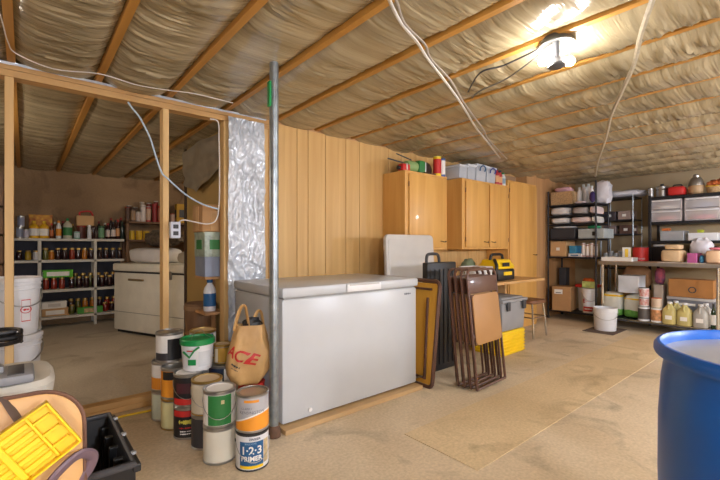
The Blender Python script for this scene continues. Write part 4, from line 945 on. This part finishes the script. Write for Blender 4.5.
# wire rack behind
t = thing('wire_rack', 'grey wire rack with a white bag on top at the end wall', 'rack', (7.05, 1.98, 0))
for z in (.3, .8, 1.33, 1.55, 1.90):
    s_ = MB()
    s_.tube([(0, 0, z), (.42, 0, z), (.42, .44, z), (0, .44, z)], .01, 6, close=True)
    s_.box(.005, .415, .005, .435, z-.004, z+.003); s_.build('shelf', M_dark, t)
for x in (0, .42):
    for y in (0, .44): MB().tube([(x, y, 0), (x, y, 1.93)], .009, 8).build('post', M_galv, t)
tag(place(MB().blob((0, 0, .05), (.4, .52, .1), .25, 3, seed=9).build('plastic_bag', mat('bag_white', 'd6d4da', .4)), (7.24, 2.12, 1.915)), 'white plastic bag lying on the grey wire rack', 'bag')
for i, (y, z, c_, n_) in enumerate(((2.08, 1.338, '5a4038', 'dark shoe box'), (2.3, 1.338, '80706c', 'grey brown shoe box'), (2.1, 1.558, 'a08c84', 'dusty pink shoe box'), (2.3, 1.558, '443c40', 'charcoal shoe box'))):
    carton('shoe_box', n_+' on the grey wire rack', (7.2, y, z), (.28, .17, .13), col(c_), (M_paper, .3, .3))

# ---------------------------------------------------------------- worktable
XT, TY0, TY1 = 6.3, .86, 2.2
t = thing('worktable', 'steel worktable with wooden top and wire lower shelf', 'table', (XT, TY0, 0)); TW = TY1-TY0
MB().box(0, .6, 0, TW, .90, .935, .004).build('worktop', wood('table_wood', 'a08468', 'bca084', 'y', .5), t, False)
MB().box(-.006, .0, 0, TW, .885, .93).build('edge_strip', M_steel, t, False)
for x in (.03, .57):
    for y in (.05, TW-.05): MB().tube([(x, y, 0.0), (x, y, .9)], .018, 10).build('leg', M_chrome, t)
ls = MB(); ls.tube([(.03, .05, .14), (.57, .05, .14), (.57, TW-.05, .14), (.03, TW-.05, .14)], .008, 6, close=True)
ls.build('shelf_frame', M_chrome, t)
wr = MB().tube([(.03, 0, .146), (.57, 0, .146)], .004, 5).build('shelf_wire', M_steel, t); wr.location.y = .09
for k in range(1, 30):
    c = wr.copy(); COL.objects.link(c); c.parent = t; c.location.y = .09+k*(TW-.18)/29
MB().box(.03, .57, .06, TW-.06, .115, .13).build('shelf_pan', M_dark, t, False)
ZL = .152
def tx(px, x=XT+.08): return ys(px, x)
# lower shelf
for i, (px, w_, lab_) in enumerate(((614, .245, 'green and white fertiliser bag slumped at the worktable end'), (635, .235, 'green and white fertiliser bag beside the paint tubs'))):
    b_ = thing('fertiliser_bag', lab_, 'bag', (XT+.27, tx(px, XT+.27), ZL), 0, 'fertiliser bags')
    b_.location.y -= .0
    MB().blob((0, 0, .17), (.2, w_, .34-.04*i), .08, 4, seed=i).build('sack', mat('bag_offwhite', 'dcdcd0', .5), b_)
    MB().blob((-.004, 0, .06), (.2, w_+.002, .12), .05, 4, seed=i).build('green_print', mat('leaf_print', '4a8a38', .5, var=.5, scale=22, col2='7ab850'), b_)
    MB().blob((-.004, 0, .285-.03*i), (.19, w_+.002, .04), .05, 4, seed=i).build('yellow_band', M_yellow, b_)
cbox('white plastic box resting on the fertiliser bags', XT+.09, 618, 639, 276, ZL+.35, .3, mat('box_white', 'ccd2da', .5), 'white_box', 'box')
cbox('brown carton set back under the burlap roll', XT+.40, 621, 650, 290, ZL, .15, M_card, 'cardboard_box')
cbundle('brown burlap roll behind the white plastic box', XT+.40, 621, 650, 265, TOP[0], .15, mat('burlap', '9a7450', .9, var=.2), 'burlap_roll', 'burlap', .12, 2.6, 7, zmax=.87)
tin('paint_tub', 'white tub with blackened label below the red labelled tin', 'tub', (XT+.07, tx(644, XT+.07), ZL), .066, .19, M_wplas, col('b0b0ac'), col('5a5450'))
tin('paint_tub', 'white tub with orange fruit print beside the yellow jug', 'tub', (XT+.07, tx(656.5, XT+.07), ZL), .062, .19, M_wplas, col('d0c8b8'), mat('fruit_tub', 'c89060', .5, var=.6, scale=20))
tin('paint_tub', 'small tub with orange lid on the fruit printed tub', 'tub', (XT+.07, tx(656.5, XT+.07), ZL+.195), .055, .12, col('d8c8b0'), col('c86028'), col('d0b8a0'))
tin('paint_tub', 'red labelled tin stacked on the blackened tub', 'tin', (XT+.07, tx(644, XT+.07), ZL+.195), .055, .11, M_wplas, M_dark, mat('tin_print', 'c04a40', .5, col2='e0d8d0', scale=28))
tin('paint_tub', 'white tin with red print, highest of the tubs under the worktable', 'tin', (XT+.07, tx(644, XT+.07), ZL+.31), .055, .13, M_wplas, M_dark, mat('tin_print', 'c04a40', .5, col2='e0d8d0', scale=28))
def jug(loc, label, fill, cap=M_wplas, group=None, empty=None):
    t = thing('gallon_jug', label, 'jug', loc, 0, group)
    MB().lathe([(0, 0), (.07, 0), (.076, .01), (.076, .15), (.066, .19), (.03, .235), (.024, .25), (.024, .262), (0, .262)], 24, sq=4).build('body', fill, t)
    MB().tube(spline([(-.06, 0, .17), (-.072, .0, .2), (-.06, 0, .235), (-.022, 0, .245)], 5), .011, 8).build('handle', fill, t)
    MB().lathe([(0, .255), (.027, .255), (.027, .28), (0, .28)], 14).build('cap', cap, t)
    MB().box(-.078, -.0765, -.035, .035, .06, .11).build('label', M_paper, t, False); return t
M_oil = mat('pale_oil', 'd8ca84', .25, var=.08, trans=.2); M_wat = mat('cloudy', 'c4c0b8', .25, trans=.3, var=.06)
jug((XT+.075, tx(670, XT+.075), ZL), 'gallon jug of pale yellow liquid beside the fruit printed tub', M_oil)
jug((XT+.075, tx(685, XT+.075), ZL), 'gallon jug of pale yellow liquid beside the clear jugs', M_oil)
jug((XT+.075, tx(701, XT+.075), ZL), 'cloudy clear gallon jug between yellow jug and another clear one', M_wat)
jug((XT+.235, tx(706, XT+.235), ZL), 'cloudy clear gallon jug next to the green bottle', M_wat)
jug((XT+.235, tx(676, XT+.235), ZL), 'gallon jug of pale yellow liquid set back behind the front yellow ones', M_oil)
bottle('wine_bottle', 'dark green glass bottle with pale label by the worktable leg', 'bottle', (XT+.075, tx(713.5, XT+.075), ZL), .025, .3, mat('green_glass', '1c3a20', .15, coat=.5), M_black, M_paper, None, .4)
ct = thing('clear_tote', 'clear plastic tote with grey contents behind the yellow jugs', 'tote', (XT+.42, 1.22, ZL))
MB().box(-.1, .12, -.23, .25, 0, .30, .012).build('body', mat('smoky_clear', '7c8088', .25, trans=.2, var=.2), ct)
MB().box(-.105, .125, -.24, .255, .29, .325, .008).build('lid', mat('lid_clear', 'b8b4b0', .35), ct)
MB().box(-.106, -.1, -.05, .12, .22, .25).build('sticker', M_paper, ct, False)
cb = carton('cardboard_box', 'orange brown cardboard box with round mark on the clear tote', (XT+.43, 1.22, ZL+.329), (.24, .46, .23), mat('orange_card', 'a8743e', .8))
MB().lathe([(.03, 0), (.042, 0), (.042, .002), (.03, .002)], 20, M=Matrix.Translation((-.121, -.02, .1)) @ Matrix.Rotation(-PI/2, 4, 'Y')).build('print', M_dark, cb)
cbox('grey folded paper sack beside the red labelled tins', XT+.32, 653.5, 663, 285, ZL, .2, mat('grey_sack', 'a89888', .8), 'paper_sack', 'sack')
cbundle('blue and red cloth pile on the grey paper sack under the worktable', XT+.32, 653.5, 662.5, 268, TOP[0], .2, mat('mixed_cloth', '4a3a5a', .85, var=.8, scale=20, col2='a84a58'), 'cloth_pile', 'cloth', .12, 3, 31, zmax=.87)
# table top
ZW = .937
cbox('stack of white papers at the end of the worktable', XT+.03, 601, 632, 257.5, ZW, .25, M_paper, 'paper_stack', 'papers')
for i, px in enumerate((606, 611, 616, 621)):
    t_ = tin('glass_jar', 'empty glass jar standing in the row behind the white papers', 'jar', (XT+.38, ys(px, XT+.38), ZW), .035, .11+.03*(i % 2), M_glassd, M_steel, None, 'glass jars on the worktable')
cf_ = tin('coffee_tub', 'large red coffee tub with dark lid on the worktable', 'tub', (XT+.40, ys(640.5, XT+.4), ZW), .095, .2, M_red, M_black)
scrib(.11, .03, mat('pink_print', 'd8a0a0', .5), cf_, wrapf(.0965, ang(XT+.4, 1.8), .035), 11)
carton('photo_print', 'white and yellow printed card box leaning beside the red coffee tub', (XT+.34, ys(626.5, XT+.34), ZW), (.06, .1, .19), M_paper, (M_yellow, .4, .8), .3)
cbundle('tan folded towel on the worktable', XT+.05, 660, 682, 250, ZW, .3, M_tancloth, 'folded_towel', 'towel', .06, 6, 1)
cbundle('smaller tan folded towel on top of the other towel', XT+.1, 664, 680, 244.5, TOP[0], .22, M_tancloth, 'folded_towel', 'towel', .08, 6, 2)
cbox('magenta folder beside the tan folded towels', XT+.05, 687, 697, 253.5, ZW, .28, mat('magenta', 'b85a94', .6), 'paper_folder', 'folder')
cbundle('white crumpled bag behind the magenta folder', XT+.36, 689, 712, 238, ZW, .22, mat('bag_white', 'd6d4da', .4), 'plastic_bag', 'bag', .25, 3, 11)
cbundle('small blue cloth between magenta folder and peach towel', XT+.06, 698.5, 703, 255.5, ZW, .12, mat('teal_cloth', '3c7a9a', .8), 'cloth', 'cloth', .2, 2.6, 13)
cbundle('peach folded towel at the right end of the worktable', XT+.05, 705, 721, 250.5, ZW, .3, mat('peach_cloth', 'dcb894', .85), 'folded_towel', 'towel', .06, 6, 12)
cbundle('pink cloth on the peach folded towel', XT+.1, 708, 720, 247.5, TOP[0], .2, mat('pink2', 'd87888', .85), 'cloth', 'cloth', .2, 3, 14)
tag(MB().box(XT+.005, XT+.035, 1.02, 1.5, ZW, ZW+.004).build('paper_sheet', M_paper, smooth=False), 'long flat white sheet of paper along the worktable edge', 'paper')

# black shelving behind the worktable
XB = 6.95
t = thing('black_shelving', 'black metal shelving with clear drawers behind the worktable', 'shelving', (XB, .55, 0)); BW = 1.2
SB = (.3, .93, 1.225, 1.50, 1.86)
for z in SB: MB().box(0, .45, 0, BW, z-.04, z-.003, .003, seg=1).build('shelf', M_black2, t, False)
for x in (.0, .43):
    for y in (.0, BW-.02): MB().box(x-.012, x+.012, y-.005, y+.03, 0, 1.88, .002, seg=1).build('post', M_black2, t, False)
def drawers(px0, px1, label, cs):
    x = XB+.01; ya, yb = ys(px1, x), ys(px0, x); w_ = yb-ya-.01
    t = thing('drawer_unit', label, 'drawers', (x, (ya+yb)/2, SB[3]), 0, 'clear drawer units on the black shelving')
    fr_ = MB(); hh = .31
    for z in (0, hh/2-.005, hh-.012): fr_.box(.01, .38, -w_/2, w_/2, z, z+.012)
    for y in (-w_/2, w_/2-.012): fr_.box(.01, .38, y, y+.012, 0, hh)
    fr_.build('frame', mat('frame_clear', 'e0d8d8', .3, alpha=.7), t, False)
    for k in range(2):
        d = MB().box(.0, .36, -w_/2+.014, w_/2-.014, .014+k*.155, .145+k*.155, .008).build('drawer', mat('drawer_clear', 'f0eaea', .2, var=.03, alpha=.38), t)
        MB().box(-.012, .0, -w_/2+.014, w_/2-.014, .13+k*.155, .145+k*.155, .003).build('pull', M_wplas, d)
        MB().blob((.15, 0, .05+k*.155), (.24, w_*.75, .07), .3, 3, seed=k+px0).build('contents', cs[k], d)
    return t
drawers(650, 682, 'clear two drawer unit of white and pink cloth on the black shelving', (mat('salmon', 'd89088', .8), M_cloth))
drawers(684, 721, 'clear two drawer unit of pink and blue things on the black shelving', (mat('rose', 'd87880', .8), mat('sky_cloth', '9aa8c0', .8)))
zt = SB[4]
def bx(px): return ys(px, XB+.12)
t = thing('pressure_canner', 'steel canning pot with lid on top of the black shelving', 'pot', (XB+.15, bx(661.5), zt))
MB().lathe([(0, 0), (.068, 0), (.072, .01), (.072, .13), (.075, .135), (.075, .145), (.055, .16), (0, .165)], 24).build('pot', M_steel, t)
MB().lathe([(0, .16), (.02, .165), (.025, .185), (0, .19)], 12).build('lid_knob', M_black, t)
for s in (-1, 1): MB().tube([(-.07, s*.02, .1), (-.09, s*.02, .1), (-.09, s*.05, .1), (-.065, s*.05, .1)], .005, 6).build('handle', M_black, t)
tin('steel_canister', 'small steel canister at the end of black shelving top', 'canister', (XB+.12, bx(651), zt), .035, .14, M_steel, M_dark)
t = thing('red_case', 'red rounded case with handle on top of the black shelving', 'case', (XB+.12, bx(677.5), zt))
MB().box(-.1, .1, -.095, .095, 0, .125, .03).build('shell', M_red, t); MB().tube(spline([(0, -.05, .12), (0, -.04, .15), (0, .04, .15), (0, .05, .12)], 4), .009, 6).build('handle', M_black, t)
t = thing('glass_cloche', 'tall covered dish stacked under a steel lid on the black shelving top', 'dish', (XB+.14, bx(696), zt))
MB().lathe([(0, 0), (.06, 0), (.085, .03), (.09, .1), (.08, .12), (0, .12)], 24).build('bowl', col('b89870'), t)
MB().lathe([(0, .12), (.088, .12), (.088, .14), (.07, .2), (.05, .23), (0, .235)], 24).build('dome', M_steel, t)
MB().lathe([(0, .235), (.03, .235), (.035, .26), (.02, .28), (0, .285)], 14).build('knob', M_steel, t)
t = thing('flower_basket', 'basket of yellow and orange silk flowers on the black shelving top', 'basket', (XB+.15, bx(714.5), zt))
MB().lathe([(0, 0), (.07, 0), (.1, .08), (.095, .08), (.08, .01), (0, .01)], 20).build('basket', M_wick, t)
for k in range(9): MB().blob((.06*math.cos(k*2.4), .065*math.sin(k*2.4), .1+.03*(k % 3)), (.075, .075, .06), .3, 2, 10, 6, seed=k).build('blossom', [mat('fl_yellow', 'd8a830', .7), mat('fl_orange', 'b8602c', .7), mat('fl_rust', '8a4428', .7)][k % 3], t)
# mid shelf of black shelving
z = SB[2]
cbox('flat clear box with orange things on the black shelving', XB+.02, 660, 684, 231, z, .3, M_clear, 'flat_box', 'box')
cbox('orange pouch on the flat clear box', XB+.05, 662, 669, 228.5, TOP[0], .1, mat('orange2', 'd07030', .7), 'pouch', 'pouch')
cbox('white tray of small parts on the black shelving', XB+.02, 688, 718, 233, z, .3, M_wplas, 'parts_tray', 'tray')
cbox('lime packet on the white tray of small parts', XB+.06, 697, 703, 230, TOP[0], .08, mat('lime2', 'b8c030', .6), 'packet', 'packet')
z = SB[1]+.002
bk_ = cbox('black slotted basket with white cloth on the black shelving', XB+.02, 651, 668, 241.5, z, .3, M_black, 'slotted_basket', 'basket', zmax=1.13)
cbundle('white cloth laid over the black slotted basket', XB+.02, 651, 671, 238.5, TOP[0], .3, M_cloth, 'cloth', 'cloth', .05, 3.5, 41, zmax=1.178)
cbundle('dark heap of black cloth behind the white crumpled bag', XB+.03, 686, 719, 235, z, .25, M_black, 'cloth_heap', 'cloth', .08, 3, 42, zmax=1.165)

# ---------------------------------------------------------------- cables
def cable(label, pts, r, m, z=None, y=None, name='cable'):
    P = [at(px, py, z=z) if y is None else at(px, py, y=y) for px, py in pts]
    return tag(MB().tube(spline(P, 6), r, 6).build(name, m), label, 'cable')
c1 = [(386, -14), (390, 1.5), (401, 23), (417.6, 43), (427, 58), (443.6, 79.5), (460, 102), (476, 128), (485, 139), (500, 158)]
cable('pale cable of the twin run stapled across the joists', c1, .008, M_wire, z=2.198)
cable('grey cable twisted beside the pale one across the joists', [(x+5+(2 if i % 2 else -1), y+1) for i, (x, y) in enumerate(c1)], .006, mat('grey_cable', '9a9084', .5), z=2.18)
c2_ = [(656, -14), (652.5, 0), (641, 34), (634, 64), (622.5, 90), (611, 116), (605.6, 139), (598, 161), (595.5, 176)]
cable('thick pale cable run over the joists towards the end wall', c2_, .013, mat('pale_sleeve', 'b0a690', .5, var=.15, scale=30), z=2.17)
cable('dark lamp cord looping from twin bulb lamp to the cable run', [(556, 38), (544, 43), (538, 49), (520, 58), (502, 66), (480, 73), (468, 92)], .005, M_dark, z=2.198)
cable('second lamp cord hanging a little lower from twin bulb lamp', [(552, 44), (546, 49), (530, 62), (506, 79), (480, 91), (472, 98)], .005, mat('cord_grey', '6c6860', .5), z=2.19)
cable('thin white wire strung loosely along the joists over the partition', [(-6, -5), (2, 21), (8, 42), (17, 54), (54, 69), (100, 74), (137, 85), (167, 90), (196, 94), (233, 103)], .003, M_wire, z=2.198)
cable('thin white wire strung along the top of the panelling', [(284, 113), (341, 127), (381, 134.5), (440, 150), (500, 163), (538, 172)], .004, M_wire, y=3.1)
cable('pale blue cable hanging from the partition top plate', [(128, 102), (132, 108), (140, 118), (150, 138), (157, 160), (162, 173), (168, 179), (185, 194), (202, 204), (218, 209)], .006, M_bwire, y=3.14)
cable('white cord looping from the hanging outlet up the third stud', [(177, 224), (183, 220), (195, 222), (207, 224), (216, 220), (219, 205), (219.5, 175), (219, 140), (218, 122), (210, 119)], .005, M_wire, y=3.15)
cable('yellow cord lying on the floor along the partition', [(96, 424), (112, 419), (128, 415), (148, 411), (170, 406), (180, 403)], .008, mat('yellow_cord', 'd8b830', .5), z=.01)
op = at(175, 230, y=3.14)
t = thing('outlet_box', 'white electrical outlet box hanging from a cord beside the stud', 'outlet', (op.x, op.y, op.z-.06))
MB().box(-.035, .035, -.02, .03, 0, .12, .006).build('box', mat('outlet_white', 'c8ccd8', .4), t)
for z in (.035, .085): MB().box(-.018, .018, -.024, -.02, z-.015, z+.015, .003).build('socket', M_dark, t)
